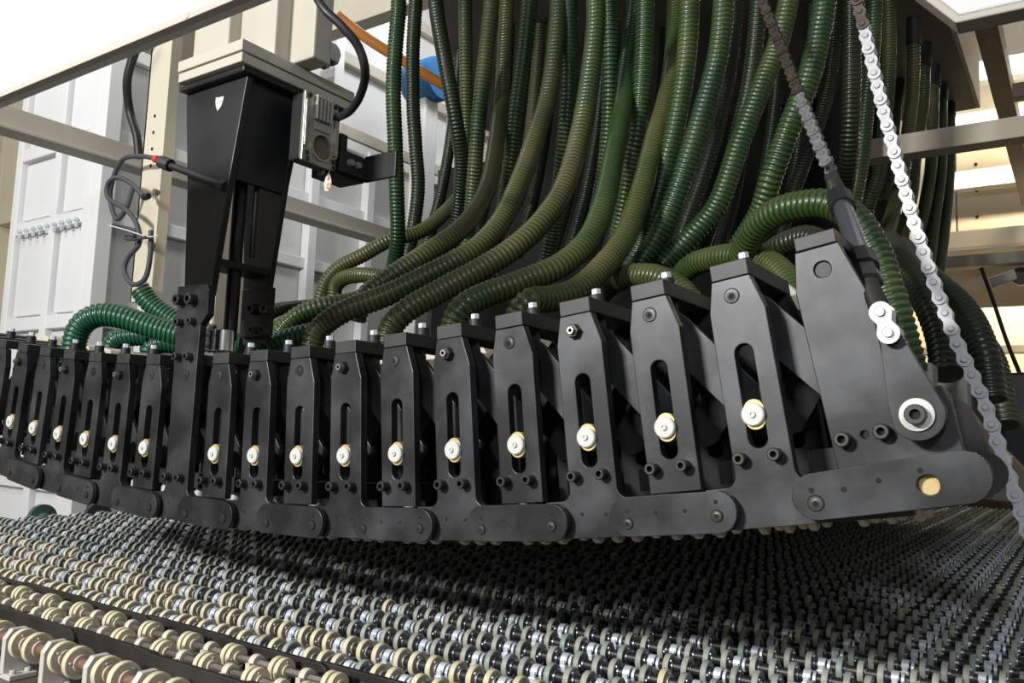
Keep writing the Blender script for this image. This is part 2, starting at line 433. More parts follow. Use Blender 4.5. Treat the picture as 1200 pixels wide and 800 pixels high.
bm = bmesh.new(); plate(bm, [(0, -.3), (.9, -.3), (.9, .18), (.45, .22), (0, .20)], 0, .3)
o = link('motor_housing', bm, BLK2, bevel=.01, loc=(-.62, 4.0, .1)); tag(o, 'dark machine housing low behind the hoses at the right', 'housing')

# blue drum, orange pipe, rear knob
c = onY(500, 96, 3.55)
bm = bmesh.new(); lathe(bm, [(0, -.11), (.12, -.11), (.13, -.09), (.13, .09), (.12, .11), (0, .11)], 28, 'X')
o = tag(link('blue_drum', bm, BLUE, smooth=True, loc=c), 'blue rounded drum behind the orange pipe', 'drum')
bm = bmesh.new(); box(bm, -.05, .05, -.06, .06, -1.0 - c.z, -.12); link('stand', bm, WPAINT, o, bevel=.01)
cablep('orange_pipe', [onY(395, 18, 2.2), onY(430, 45, 2.3), onY(470, 70, 2.42), onY(520, 100, 2.6), onY(545, 112, 2.75)], .022, ORANGE, 'orange plastic pipe slanting down to the green hoses', 'pipe', 16)
def knob():
    r = empty('star_knob', onX(377, 66, -3.44)); tag(r, 'black star knob on a pale shaft fixed to the rear frame', 'knob')
    bm = bmesh.new(); lathe(bm, [(0, -.10), (.05, -.10), (.07, -.07), (.06, -.03), (.075, 0), (0, 0)], 10, 'Y'); [setattr(v, 'co', Vector((-v.co.y, v.co.x, v.co.z))) for v in bm.verts]; link('grip', bm, PAINT, r)
    bm = bmesh.new(); lathe(bm, [(.02, -.16), (.02, 0)], 10, 'X'); link('shaft', bm, ALU, r)
knob()

# ------------------------------------------------------------------ the arched upper press
CX, CZ, RK = -1.43132, 6.45913, 6.521127
STEP = 1.0195
def th(i): return math.radians(9.705 - STEP * i)
def station_pose(i, w=0.):
    t = th(i); r = RK - w
    return (CX + r * math.sin(t), 1.0, CZ - r * math.cos(t)), (0, -t, 0)
NL, NR = 20, -1
SLOT = arc(0, .076, .0118, 0, 180, 8) + arc(0, -.029, .0118, 180, 360, 8)
def circ(x, z, r, n=14): return [(x + r * math.cos(2 * math.pi * k / n), z + r * math.sin(2 * math.pi * k / n)) for k in range(n)]

def m_bolt(r, L, m, name='cap_screw'):
    bm = bmesh.new()
    lathe(bm, [(0, .002), (r, .002), (r, -L + .0012), (r - .0012, -L), (r * .52, -L), (r * .48, -L * .45), (0, -L * .45)], 16, 'Y', mi=[0, 0, 0, 0, 1, 1])
    return link(name, bm, [m, HOLE], smooth=True)
LIB = empty('library')       # prototypes live only while building
P_BOLT = m_bolt(.0078, .015, BOLT); P_BIG = m_bolt(.0115, .018, BOLT)
bm = bmesh.new(); lathe(bm, [(0, .001), (.0100, .001), (.0100, -.0006), (.0088, -.0006), (.0086, -.0012), (.0036, -.0012), (.0034, -.0013), (0, -.0013)], 18, 'Y', mi=[1, 1, 1, 0, 0, 1, 1])
P_CSK = link('countersunk_screw', bm, [BLK, HOLE], smooth=True)
bm = bmesh.new()
lathe(bm, [(0, .002), (.0105, .002), (.0105, -.008), (.009, -.010), (.0056, -.010), (.0056, -.015), (.003, -.015), (.0028, -.010), (0, -.010)], 6, 'Y', mi=[0, 0, 0, 0, 1, 1, 2, 2])
P_NUT = link('hex_nut', bm, [BOLT, ALU, HOLE])
bm = bmesh.new(); lathe(bm, [(0, .001), (.0142, .001), (.0142, -.004), (.0128, -.0055), (0, -.0055)], 24, 'Y')
lathe(bm, [(0, -.0056), (.0042, -.0056), (.0042, -.008), (.002, -.008), (.002, -.0065), (0, -.0065)], 12, 'Y')
P_DISC = link('slide_disc', bm, [WHITE, HOLE], smooth=True)
bm = bmesh.new(); plate(bm, arc(.001, .006, .0125, 15, 165, 8) + arc(.001, -.006, .0125, 195, 345, 8), -.001, .010); P_SHIM = link('brass_shim', bm, BRASS)
bm = bmesh.new(); lathe(bm, [(0, 0), (.0125, 0), (.0125, .005), (.0105, .006), (.0105, .017), (.009, .0175), (0, .0175)], 16, 'Z')
P_STUBB = link('adjuster_stub', bm, BLK2, smooth=True)
bm = bmesh.new(); lathe(bm, [(0, .0175), (.0072, .0175), (.0072, .025), (.0062, .026), (0, .026)], 6, 'Z'); P_STUBH = link('adjuster_head', bm, ZINC)
bm = bmesh.new(); plate(bm, circ(0, 0, .0075, 12), -.0008, .001); P_PIN = link('link_pin', bm, BLK)
bm = bmesh.new(); lathe(bm, [(0, .001), (.0076, .001), (.0076, -.0005), (.0064, -.0005), (.0062, -.0010), (.0024, -.0010), (.0022, -.0011), (0, -.0011)], 14, 'Y', mi=[1, 1, 1, 0, 0, 1, 1])
P_PIN2 = link('link_pin', bm, [BOLT, HOLE], smooth=True)
bm = bmesh.new(); lathe(bm, [(0, .0005), (.0026, .0005), (.0026, -.0004), (0, -.0004)], 8, 'Y'); P_DOT = link('pin_hole', bm, HOLE)
bm = bmesh.new(); box(bm, -.024, .024, 0, .05, -.03, .0); P_BLOCK = link('spacer_block', bm, BLK2, bevel=.001)
bm = bmesh.new(); lathe(bm, [(0, 0), (.0035, 0), (.0035, .055), (0, .055)], 10, 'Z'); P_STUD = link('stud', bm, BOLT, smooth=True)
bm = bmesh.new(); lathe(bm, [(0, 0), (.012, 0), (.012, .013), (.009, .014), (.009, .02), (0, .02)], 16, 'Z'); P_BUSH = link('bushing', bm, ZINC, smooth=True)
protos = [P_BOLT, P_BIG, P_CSK, P_NUT, P_DISC, P_SHIM, P_STUBB, P_STUBH, P_PIN, P_PIN2, P_DOT, P_BLOCK, P_STUD, P_BUSH]

def leg_top(hw=.0355): return [(hw, .128), (.0225, .172), (-.0270, .172), (-hw, .132)]
def outline_B(): return [(-.0335, -.083), (.0365, -.083)] + leg_top()
def outline_A():
    # upright merging into the link foot with filleted inner corners
    o = [(-.076, -.134), (.1555, -.134), (.1555, -.0835)]
    o += [(.0515 - 0 * 1, -.0835)] + arc(.0515, -.0695, .014, -90, -180, 6)[1:]
    o += leg_top()
    o += arc(-.0495, -.0695, .014, 0, -90, 6)
    o += [(-.076, -.0835)]
    return o
def outline_long():
    o = [(-.076, -.134), (.1555, -.134), (.1555, -.0835), (.0515, -.0835)] + arc(.0515, -.0695, .014, -90, -180, 6)[1:]
    o += [(.0365, .17), (.0372, .252), (.058, .272), (.056, .322), (.049, .332), (-.049, .334), (-.0455, .27), (-.040, .17)]
    o += arc(-.0495, -.0695, .014, 0, -90, 6) + [(-.076, -.0835)]
    return o
def outline_bar(xa=.054, xb=.1765, z=-.1085, r=.0253):
    return arc(xb, z, r, -90, 90, 12) + arc(xa, z, r, 90, 270, 12)

M = {}
bm = bmesh.new(); plate(bm, outline_A(), 0, .016, [SLOT]); M['A'] = link('front_upright', bm, BLK, bevel=.0012)
bm = bmesh.new(); plate(bm, outline_B(), .001, .016, [SLOT]); M['B'] = link('front_upright', bm, BLK, bevel=.0012)
bm = bmesh.new(); plate(bm, outline_long(), 0, .016); M['L'] = link('front_upright', bm, BLK, bevel=.0012)
bm = bmesh.new(); plate(bm, outline_bar(), -.0, .0099, shear=lambda x: -.0105 - .06 * (x - .03) * .5); M['bar'] = link('link_bar', bm, BLK, bevel=.0012)
bm = bmesh.new(); plate(bm, [(-.0335, -.13), (.0365, -.13)] + leg_top(), .164, .178, [SLOT]); M['back'] = link('back_upright', bm, SHADEBLK)  # back plate's shade is put into its black colour
bm = bmesh.new()
box(bm, -.0265, .022, .0, .180, .1728, .194); M['cap'] = link('cap_bar', bm, BAR, bevel=.0012)
bm = bmesh.new(); plate(bm, [(.008, .165), (.030, .146), (.140, .008), (.118, -.026), (.098, -.020), (-.016, .120)], .042, .050); M['x1'] = link('scissor_bar', bm, BLK, bevel=.0008)
bm = bmesh.new(); plate(bm, [(.108, .165), (.086, .146), (-.024, .008), (-.002, -.026), (.018, -.020), (.132, .120)], .124, .132); M['x2'] = link('scissor_bar', bm, SHADEBLK)  # rear bar coloured black to look unlit, unlike the front bar
bm = bmesh.new(); plate(bm, [(-.02, .10), (.02, .10), (.014, .171), (-.018, .171)], .052, .058); M['gus'] = link('inner_gusset', bm, BAR)

def label_station(k, kind):
    return k
ordw = ['first', 'second', 'third', 'fourth', 'fifth', 'sixth', 'seventh', 'eighth', 'ninth', 'tenth', 'eleventh', 'twelfth', 'thirteenth', 'fourteenth', 'fifteenth', 'sixteenth', 'seventeenth', 'eighteenth', 'nineteenth', 'twentieth', 'twenty-first', 'twenty-second']
for i in range(0, NL):
    loc, rot = station_pose(i)
    r = empty('press_segment', loc, rot)
    A = i % 2 == 0; longp = i == 10
    if longp: lab = 'black upright of the arched press, extra tall and bolted to the black arm'
    elif i == 0: lab = 'black slotted upright with flush screw, nearest to the wide end plate of the arch'
    elif A: lab = 'black slotted upright with a protruding hex nut, %s upright after the wide end plate' % ordw[i]
    else: lab = 'black slotted upright with flush countersunk screw, %s upright after the wide end plate' % ordw[i]
    tag(r, lab, 'machine segment', 'uprights of the arched press')
    child(M['L'] if longp else M['A'] if A else M['B'], 'front_upright', r)
    child(M['back'], 'back_upright', r)
    if longp:
        bm = bmesh.new(); box(bm, -.0265, .022, .017, .180, .1728, .194); link('cap_bar', bm, BAR, r)
    else: child(M['cap'], 'cap_bar', r)
    child(M['gus'], 'inner_gusset', r)
    if i > 0 or True:
        child(M['x1'], 'scissor_bar', r); child(M['x2'], 'scissor_bar', r)
    if A and i:
        child(M['bar'], 'link_bar', r)
        child(P_PIN2, 'link_pin', r, (.0545, -.0125, -.1165)); child(P_PIN2, 'link_pin', r, (.1765, -.0165, -.1125))
        for (x, z, y) in ((.0545, -.101, -.0113), (.1765, -.096, -.0152), (.095, -.105, -.0125), (.135, -.105, -.0138), (-.019, -.102, -.0003), (.017, -.104, -.0003)):
            child(P_DOT, 'pin_hole', r, (x, y, z))
    if longp:
        for (x, z) in ((-.022, .188), (.016, .188), (-.025, .258), (.0175, .259)): child(P_BOLT, 'cap_screw', r, (x, 0, z))
        for (x, z) in ((-.028, .304), (.012, .3035)): child(P_BIG, 'cap_screw', r, (x, 0, z))
        child(P_CSK, 'countersunk_screw', r, (.004, 0, .152))
    elif A and i > 0: child(P_NUT, 'hex_nut', r, (-.004, 0, .148))
    else: child(P_CSK, 'countersunk_screw', r, (-.0035, .001 if not A else 0, .150))
    child(P_BOLT, 'cap_screw', r, (-.0232, 0, -.0508)); child(P_BOLT, 'cap_screw', r, (.0195, 0, -.0505))
    if not longp:
        d = child(P_DISC, 'slide_disc', r, (0, -.001, 0)); child(P_SHIM, 'brass_shim', r, (0, .0, 0))
        s = child(P_STUBB, 'adjuster_stub', r, (-.002, .070, .194)); child(P_STUBH, 'adjuster_head', s)
    child(P_BLOCK, 'spacer_block', r, (.058, .075, -.048)); child(P_STUD, 'stud', r, (.052, .10, -.048)); child(P_BUSH, 'bushing', r, (.056, .10, -.1))

# wide end plate with lever and rounded foot
loc, rot = station_pose(-1)
E_ = empty('press_end_segment', loc, rot)
tag(E_, 'wide black end plate of the arched press with a round-ended foot', 'machine segment')
bm = bmesh.new()
o = [(-.032, -.083), (.0985, -.083), (.0975, -.067), (.0965, -.012), (.092, -.0025), (.050, -.003), (.0445, -.008), (.0405, .018), (.0395, .112), (.0188, .1825), (-.0323, .1825), (-.0400, .134)]
plate(bm, o, 0, .016, [circ(-.0045, .155, .0098, 18), circ(.0035, -.0425, .0045, 10)]); link('end_plate', bm, BLK, E_, bevel=.0012)
bm = bmesh.new(); lathe(bm, [(0, .003), (.0092, .003), (.0092, .012), (0, .012)], 18, 'Y', (-.0045, 0, .155)); link('plug', bm, BAR, E_)
bm = bmesh.new(); box(bm, -.0305, .0175, 0, .18, .1835, .2005); link('cap_bar', bm, BAR, E_, bevel=.0012)
bm = bmesh.new(); plate(bm, arc(.094, -.101, .0275, -90, 90, 12) + arc(-.056, -.1035, .0262, 90, 270, 12), -.026, -.012, [circ(.0605, -.105, .0112, 18)]); link('foot_bar', bm, BLK, E_, bevel=.0014)
bm = bmesh.new(); lathe(bm, [(0, -.016), (.0105, -.016), (.0105, -.013), (0, -.013)], 18, 'Y', (.0605, 0, -.105)); link('brass_plug', bm, BRASS, E_)
child(P_PIN2, 'link_pin', E_, (-.0565, -.0265, -.1105)).scale = (1.25, 1, 1.25)
for (x, z) in ((-.0588, -.096), (.056, -.089), (.0135, -.094), (-.024, -.099)): child(P_DOT, 'pin_hole', E_, (x, -.0261, z)).scale = (1.2, 1, 1.2)
child(P_BOLT, 'cap_screw', E_, (-.0187, 0, -.0445)).scale = (1.15, 1, 1.15); child(P_BOLT, 'cap_screw', E_, (.0238, 0, -.0422)).scale = (1.15, 1, 1.15)
bm = bmesh.new()
plate(bm, [(-.0335, -.13), (.1, -.13)] + arc(.094, -.101, .0275, -80, 60, 8) + [(.105, -.06), (.098, -.02), (.088, -.008), (.05, -.005), (.0405, .018), (.0395, .112), (.0188, .1825), (-.0323, .1825), (-.04, .134)], .164, .178)
link('back_plate', bm, BLK2, E_)
# lever arm clamped to the end plate
LV = empty('lever_arm', (Vector(loc) + Vector((0, -.030, 0))), rot)
tag(LV, 'black tapered lever with a white washer, pinned to the wide end plate', 'lever')
bm = bmesh.new()
cx, cz = .0655, -.0315
pts = arc(cx, cz, .0275, -155, 20, 14) + [(.0655, .062), (.0600, .0715), (.051, .0725), (.0455, .066), (.0445, .045), (.0395, -.018)]
plate(bm, pts, 0, .0165); link('arm', bm, BLK, LV, bevel=.0014)
bm = bmesh.new(); lathe(bm, [(0, .001), (.0175, .001), (.0175, -.003), (.0165, -.0035), (0, -.0035)], 28, 'Y', (cx, 0, cz)); link('white_washer', bm, WHITE, LV, smooth=True)
child(P_BIG, 'cap_screw', LV, (cx, -.0035, cz)).scale = (.95, .6, .95)

for o in protos + list(M.values()) + [LIB]:
    bpy.data.objects.remove(o)

# curved roller lines under the arch
def arcpt(t, y, w): 
    r = RK - w; return Vector((CX + r * math.sin(t), y, CZ - r * math.cos(t)))
bm = bmesh.new(); lathe(bm, [(.005, -.0045), (.0150, -.0045), (.0165, -.003), (.0165, .003), (.0150, .0045), (.005, .0045)], 16, 'X', mi=[1, 0, 0, 0, 1])
PW = link('wheel', bm, [IVORY, HUB], smooth=True)
for k, y in enumerate((1.055, 1.115)):
    r = empty('upper_roller_line', (0, 0, 0))
    tag(r, ['yellow-rimmed rollers on the curved shaft just under the arch, front line', 'yellow-rimmed rollers on the curved shaft under the arch, second line back'][k], 'rollers', 'roller lines under the arch')
    ts = [th(-1.6) - math.radians(STEP * s * .5) for s in range(0, 44)]
    bm = bmesh.new(); tube(bm, [arcpt(t, y, -.1285) for t in ts], .0045, 8); link('shaft', bm, SHAFT, r, smooth=True)
    for i in range(-1, NL):
        for f in (.22, .47, .73):
            t = th(i) - math.radians(STEP * (f - .5)); p = arcpt(t, y, -.1285)
            c = PW.copy(); c.name = 'wheel'; COL.objects.link(c); c.parent = r; c.location = p; c.rotation_euler = (0, -t, 0)
bpy.data.objects.remove(PW)

# air ducts that the hoses blow through, one behind each upright
P0 = None
for i in range(0, NL):
    loc, rot = station_pose(i)
    r = empty('air_duct', loc, rot)
    tag(r, 'dark air duct running back behind the %s upright from the right end' % ordw[i + 1], 'duct', 'air ducts behind the arch')
    if P0 is None:
        bm = bmesh.new(); box(bm, -.0565, .0565, .20, 3.0, -.105, .155); a = link('duct_body', bm, SHADEBLK, r)  # body coloured as shade and sized to block light behind the arch
        bm = bmesh.new(); plate(bm, [(-.026, .156), (.026, .156), (.026, .18), (.012, .200), (-.018, .205), (-.026, .195)], .215, .275); b = link('hose_socket', bm, CREAM, r, bevel=.002); P0 = (a, b)
    else:
        for q in P0:
            c = q.copy(); COL.objects.link(c); c.parent = r

# ------------------------------------------------------------------ black arm that carries the arch
def arm():
    r = empty('support_arm', (-1.5, 1.04, .20)); tag(r, 'big black tapered support arm with a small shield badge, bolted to the arch', 'arm')
    off = Vector((1.5, -1.04, -.20))
    def L(n, bm, m, **k): o = link(n, bm, m, r, **k); o.location = off; return o
    bm = bmesh.new(); plate(bm, [(-1.555, .26), (-1.466, .255), (-1.430, .50), (-1.395, .7075), (-1.605, .7075), (-1.575, .5)], 1.03, 1.045); L('front_plate', bm, PAINT, bevel=.002)
    bm = bmesh.new(); plate(bm, [(-1.535, .17), (-1.455, .17), (-1.460, .30), (-1.430, .52), (-1.391, .7075), (-1.595, .7075), (-1.565, .5)], 1.170, 1.184); L('back_plate', bm, PAINT, bevel=.002)
    bm = bmesh.new(); plate(bm, [(-1.409, .7075), (-1.435, .50), (-1.449, .50), (-1.423, .7075)], 1.0455, 1.1695); L('web', bm, PAINT)
    bm = bmesh.new(); box(bm, -1.56, -1.42, 1.0455, 1.1695, .64, .7075); L('head_block', bm, PAINT)
    bm = bmesh.new(); box(bm, -1.605, -1.385, 1.012, 1.30, .708, .7215); L('flange', bm, PAINT, bevel=.003)
    bm = bmesh.new(); box(bm, -1.53, -1.458, 1.0455, 1.1695, .318, .334); L('cross_brace', bm, PAINT, bevel=.002)
    xr = onY(271, 370, 1.10).x
    bm = bmesh.new(); lathe(bm, [(0, .17), (.0145, .17), (.0145, .60), (0, .60)], 18, 'Z', (xr, 1.10, 0)); L('lift_rod', bm, PAINT, smooth=True)
    bm = bmesh.new(); lathe(bm, [(0, .35), (.006, .35), (.006, .62), (0, .62)], 10, 'Z', (xr + .028, 1.12, 0)); L('thin_rod', bm, PAINT, smooth=True)
    a0, a1 = onY(292, 395, 1.155), onY(318, 325, 1.155)
    bm = bmesh.new(); box(bm, a0.x - .035, a1.x, 1.155, 1.1695, a0.z, a1.z - .02); L('joint_plate', bm, BLK2, bevel=.002)
    for (px, py, s_) in ((298, 362, .0125), (314, 362, .0125), (299, 387, .008), (312, 387, .008)):
        q = onY(px, py, 1.15)
        bm = bmesh.new(); lathe(bm, [(0, 1.156), (s_, 1.156), (s_, 1.137), (s_ * .5, 1.137), (s_ * .45, 1.145), (0, 1.145)], 14, 'Y', (q.x, 0, q.z), mi=[0, 0, 0, 1, 1]); L('cap_screw', bm, [BOLT, HOLE], smooth=True)
    # shield badge
    p = onY(257, 121, 1.029)
    bm = bmesh.new(); s = .012
    plate(bm, [(-.0125, .015), (-.004, .0135), (.0145, .0125), (.013, .003), (.008, -.008), (-.003, -.0165), (-.010, -.006), (-.0125, .005)], -.0008, .0008)
    o = link('shield_badge', bm, WHITE, r); o.location = p + off
    bm = bmesh.new(); box(bm, -.008, .010, -.0012, -.0009, .001, .0022); o2 = link('badge_lettering', bm, GREY, o)
    # adjusting bolt sticking out to the left
    P = [onY(200, 194, 1.00), onY(262, 218, 1.03)]
    bm = bmesh.new(); tube(bm, P, .008, 12); L('side_rod', bm, BLK2, smooth=True)
    bm = bmesh.new(); d = (P[1] - P[0]).normalized(); tube(bm, [P[1] - d * .008, P[1] + d * .0045], .0125, 6); L('rod_nut', bm, BLK2)
    bm = bmesh.new(); tube(bm, [P[0] - d * .03, P[0]], .014, 10); L('rod_tip', bm, BLK2)
arm()
bm = bmesh.new(); lathe(bm, [(0, 0), (.021, 0), (.021, .042), (.019, .044), (0, .044)], 28, 'Z')
box(bm, -.033, -.017, -.024, .004, .001, .043)
o = link('clamp_coupling', bm, CHROME, smooth=True, loc=onY(262, 411, 1.07)); tag(o, 'shiny round clamp coupling at the foot of the black lift rod', 'coupling')
for z in (.011, .033):
    bm = bmesh.new(); lathe(bm, [(0, -.03), (.0055, -.03), (.0055, -.024)], 12, 'Y', (-.025, 0, z)); lathe(bm, [(0, -.0302), (.003, -.0302), (.003, -.030)], 6, 'Y', (-.025, 0, z)); link('clamp_screw', bm, ZINC, o)
# cream top plate stack and posts above it
def topplate():
    r = empty('mounting_plate', (-1.4, 1.1, .72)); tag(r, 'stacked cream mounting plates carrying the black arm under three square posts', 'plate')
    off = Vector((1.4, -1.1, -.72))
    for n, z0, z1, g in (('lower_plate', .722, .742, 0), ('upper_plate', .7445, .768, .003)):
        bm = bmesh.new(); box(bm, -1.592, -1.378, 1.0, 1.17, z0, z1); box(bm, -1.5, -1.235, 1.17, 1.19, z0, z1)
        box(bm, -1.378, -1.235, 1.14, 1.19, z0, z1)
        bm.free(); bm = bmesh.new()
        plate(bm, [(-1.592, 1.0 - g), (-1.378 + g, 1.0 - g), (-1.378 + g, 1.31), (-1.592, 1.31)], z0, z1)
        for v in bm.verts: v.co = Vector((v.co.x, v.co.z, v.co.y))
        bmesh.ops.recalc_face_normals(bm, faces=bm.faces)
        o = link(n, bm, GREIGE, r, bevel=.0015); o.location = off
    return r
topplate()
for k, (a, b, y, lab) in enumerate(((227, 267, 1.06, 'left of the three square greige posts above the mounting plate'), (271, 322, 1.09, 'middle of the three square greige posts above the mounting plate'), (328, 368, 1.13, 'right of the three square greige posts above the mounting plate'))):
    x0 = onY(a, 50, y).x; x1 = onY(b, 50, y).x
    bm = bmesh.new(); box(bm, x0, x1, y, y + .05, .769, 1.7)
    tag(link('square_post', bm, GREIGE, bevel=.004), lab, 'post', 'square posts above the arm')
# gearbox and clutch
def gearbox():
    r = empty('gear_motor', (-1.33, 1.128, .549), (0, 0, math.pi / 2)); tag(r, 'aluminium gear motor with cooling fins and a round bore, beside the black arm', 'motor')
    w, h = .095, .150
    bm = bmesh.new(); plate(bm, [(0, 0), (w, 0), (w, h), (0, h)], 0, .008, [circ(.052, .040, .026, 24)]); link('face_plate', bm, ALU, r, bevel=.0015)
    bm = bmesh.new(); box(bm, .004, w - .004, .009, .048, .004, h); link('housing', bm, PAINT, r, bevel=.004)
    bm = bmesh.new(); lathe(bm, [(.031, -.004), (.031, .0), (.026, .0), (.026, -.004), (.031, -.004)], 28, 'Y', (.052, 0, .040)); link('bore_ring', bm, ALU, r, smooth=True)
    bm = bmesh.new(); lathe(bm, [(0, .004), (.025, .004), (.025, .0065)], 24, 'Y', (.052, 0, .040)); link('bore_cap', bm, BROWN, r)
    for k in range(5):
        bm = bmesh.new(); box(bm, .026 + k * .010, .031 + k * .010, -.010, -.0003, .095, .148); link('cooling_fin', bm, GREY, r, bevel=.001)
    bm = bmesh.new(); box(bm, .028, .072, -.004, -.0003, .074, .090); link('rating_plate', bm, GREY, r)
    for (x, z) in ((.012, .142), (.086, .142), (.012, .018), (.088, .018), (.014, .006), (.09, .006)):
        bm = bmesh.new(); lathe(bm, [(0, -.003), (.0055, -.003), (.0055, -.0003)], 10, 'Y', (x, 0, z)); link('screw', bm, BOLT, r)
    for k, (x0, x1) in enumerate(((.0, .008), (.084, .095))):
        bm = bmesh.new(); box(bm, x0, x1, -.006, -.0003, .03, .13); link('edge_rib', bm, ALU, r, bevel=.001)
    return r
gearbox()
def clutch():
    r = empty('motor_bracket', (-1.33, 1.235, .555)); tag(r, 'black angular bracket with two pale bolts, right of the gear motor', 'bracket')
    bm = bmesh.new(); box(bm, -.012, 0, 0, .085, .0, .05); box(bm, -.012, 0, 0, .02, .05, .085); link('side_plate', bm, PAINT, r, bevel=.002)
    bm = bmesh.new(); box(bm, -.012, .085, .0855, .095, -.002, .058); link('front_wing', bm, PAINT, r, bevel=.002)
    bm = bmesh.new(); box(bm, -.09, -.0125, .0, .09, -.004, .03); link('base', bm, PAINT, r, bevel=.002)
    for x in (.03, .052):
        bm = bmesh.new(); lathe(bm, [(0, .009), (.007, .009), (.009, .0)], 10, 'X', (0, x, .025)); link('bolt', bm, ALU, r, smooth=True)
clutch()
def papertag():
    p = onX(384, 214, -1.335); r = empty('wire_tag', p); tag(r, 'small torn paper tag hanging on a wire below the gear motor', 'tag')
    bm = bmesh.new(); plate(bm, [(-.012, 0), (-.006, .016), (.002, .024), (.010, .006), (.013, -.012), (.004, -.020), (-.008, -.016)], 0, .0008); link('paper', bm, PAPER, r)
    bm = bmesh.new(); tube(bm, [Vector((.003, 0, .024)), Vector((.006, 0, .04)), Vector((.005, 0, .062))], .001, 6); link('wire', bm, RUST, r)
papertag()
# cables
cablep('thick_cable', [onY(360, -25, 1.0), onY(378, 8, 1.0), onY(400, 30, 1.02), onY(420, 55, 1.05), onY(428, 85, 1.08), onY(422, 112, 1.15), onY(410, 130, 1.19), onY(394, 139, 1.22)], .0085, RUBBER, 'thick black cable curving down to the gear motor', seg=14)
cablep('flat_cable', [onY(170, 40, 1.55), onY(158, 62, 1.55), onY(149, 95, 1.56), onY(152, 130, 1.6), onY(160, 158, 1.62), onY(163, 185, 1.63)], .015, RUBBER, 'wide black cable bending down left of the stanchion top')
cablep('sleeved_cable', [onY(184, 186, 1.53), onY(165, 183, 1.52), onY(145, 186, 1.52), onY(134, 205, 1.53), onY(129, 230, 1.54), onY(136, 256, 1.55), onY(147, 246, 1.55), onY(156, 220, 1.55)], .0085, GREYCAB, 'grey sleeved cable looping from a red taped gland to the stanchion')
cablep('sleeved_cable', [onY(170, 232, 1.50), onY(155, 216, 1.50), onY(138, 208, 1.505), onY(127, 215, 1.51), onY(127, 232, 1.515), onY(147, 245, 1.515), onY(160, 262, 1.515), onY(163, 285, 1.515), onY(150, 302, 1.515), onY(146, 318, 1.515), onY(156, 333, 1.515), onY(170, 326, 1.515), onY(176, 300, 1.515), onY(177, 270, 1.515)], .0085, GREYCAB, 'long grey sleeved cable hanging in a drooping loop on the stanchion')
bm = bmesh.new(); lathe(bm, [(0, 0), (.011, 0), (.013, .012), (.010, .022), (0, .022)], 12, 'X'); tag(link('cable_gland', bm, REDM, smooth=True, loc=onY(181, 187, 1.53)), 'red taped cable gland on the stanchion', 'connector')
bm = bmesh.new(); lathe(bm, [(0, 0), (.011, 0), (.013, .012), (.010, .03), (0, .03)], 10, 'X'); tag(link('cable_gland', bm, RUBBER, smooth=True, loc=onY(168, 231, 1.50)), 'black cable connector on the stanchion below the red one', 'connector')
cablep('zip_tie', [onY(128, 264, 1.49), onY(150, 270, 1.49), onY(172, 277, 1.49), onY(186, 276, 1.49)], .0022, WHITE, 'white plastic tie sticking out across the grey cable', 'tie', 6)
cablep('tie_wire', [onY(172, 278, 1.49), onY(150, 280, 1.485), onY(148, 275, 1.48), onY(158, 276, 1.475)], .006, GREYCAB, 'short grey cable end wrapped at the white tie')

# ------------------------------------------------------------------ green corrugated hoses
RH = .025
def hose(pts, m, label, land=None, up=True, group='green air hoses', drop=True, rs=1.):
    D = [FPX * 2 * RH * rs / w for x, y, w in pts]
    if len(pts) > 5 and up: m_ = min(D); D = [m_ + (d - m_) * .75 for d in D]
    for _ in range(2): D = [D[0]] + [(D[q - 1] + 2 * D[q] + D[q + 1]) / 4 for q in range(1, len(D) - 1)] + [D[-1]]
    if land is not None:
        L = onY(*land); dl = -(Rm.transposed() @ L).z; ra = dl / D[-1] - 1; n_ = len(D) - 1
        D = [d * (1 + ra * (q / n_) ** 1.5) for q, d in enumerate(D)]
    P = [atD(p[0], p[1], d) for p, d in zip(pts, D)]
    if up:
        d = (P[0] - P[1]).normalized(); d = (d * .35 + Vector((0, 0, 1)) * .65).normalized()
        while P[0].z < 1.66:
            P.insert(0, P[0] + d * min(.3, (1.692 - P[0].z) / d.z)); d = (d * .6 + Vector((0, 0, .4))).normalized()
    if land is not None:
        P.append(L)
    if drop:
        P.append(P[-1] + Vector((0, 0, -.07)) + (P[-1] - P[-2]).normalized() * .015)
    C = [v for v in resample(catmull(P, 24), .0118 / 4) if v.z < 1.697]
    prof = (1.06, 1.0, .93, 1.0)
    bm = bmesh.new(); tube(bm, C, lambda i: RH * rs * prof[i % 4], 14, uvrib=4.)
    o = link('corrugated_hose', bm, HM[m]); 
    for p in o.data.polygons: p.use_smooth = len(p.vertices) == 4
    return tag(o, label, 'hose', group)
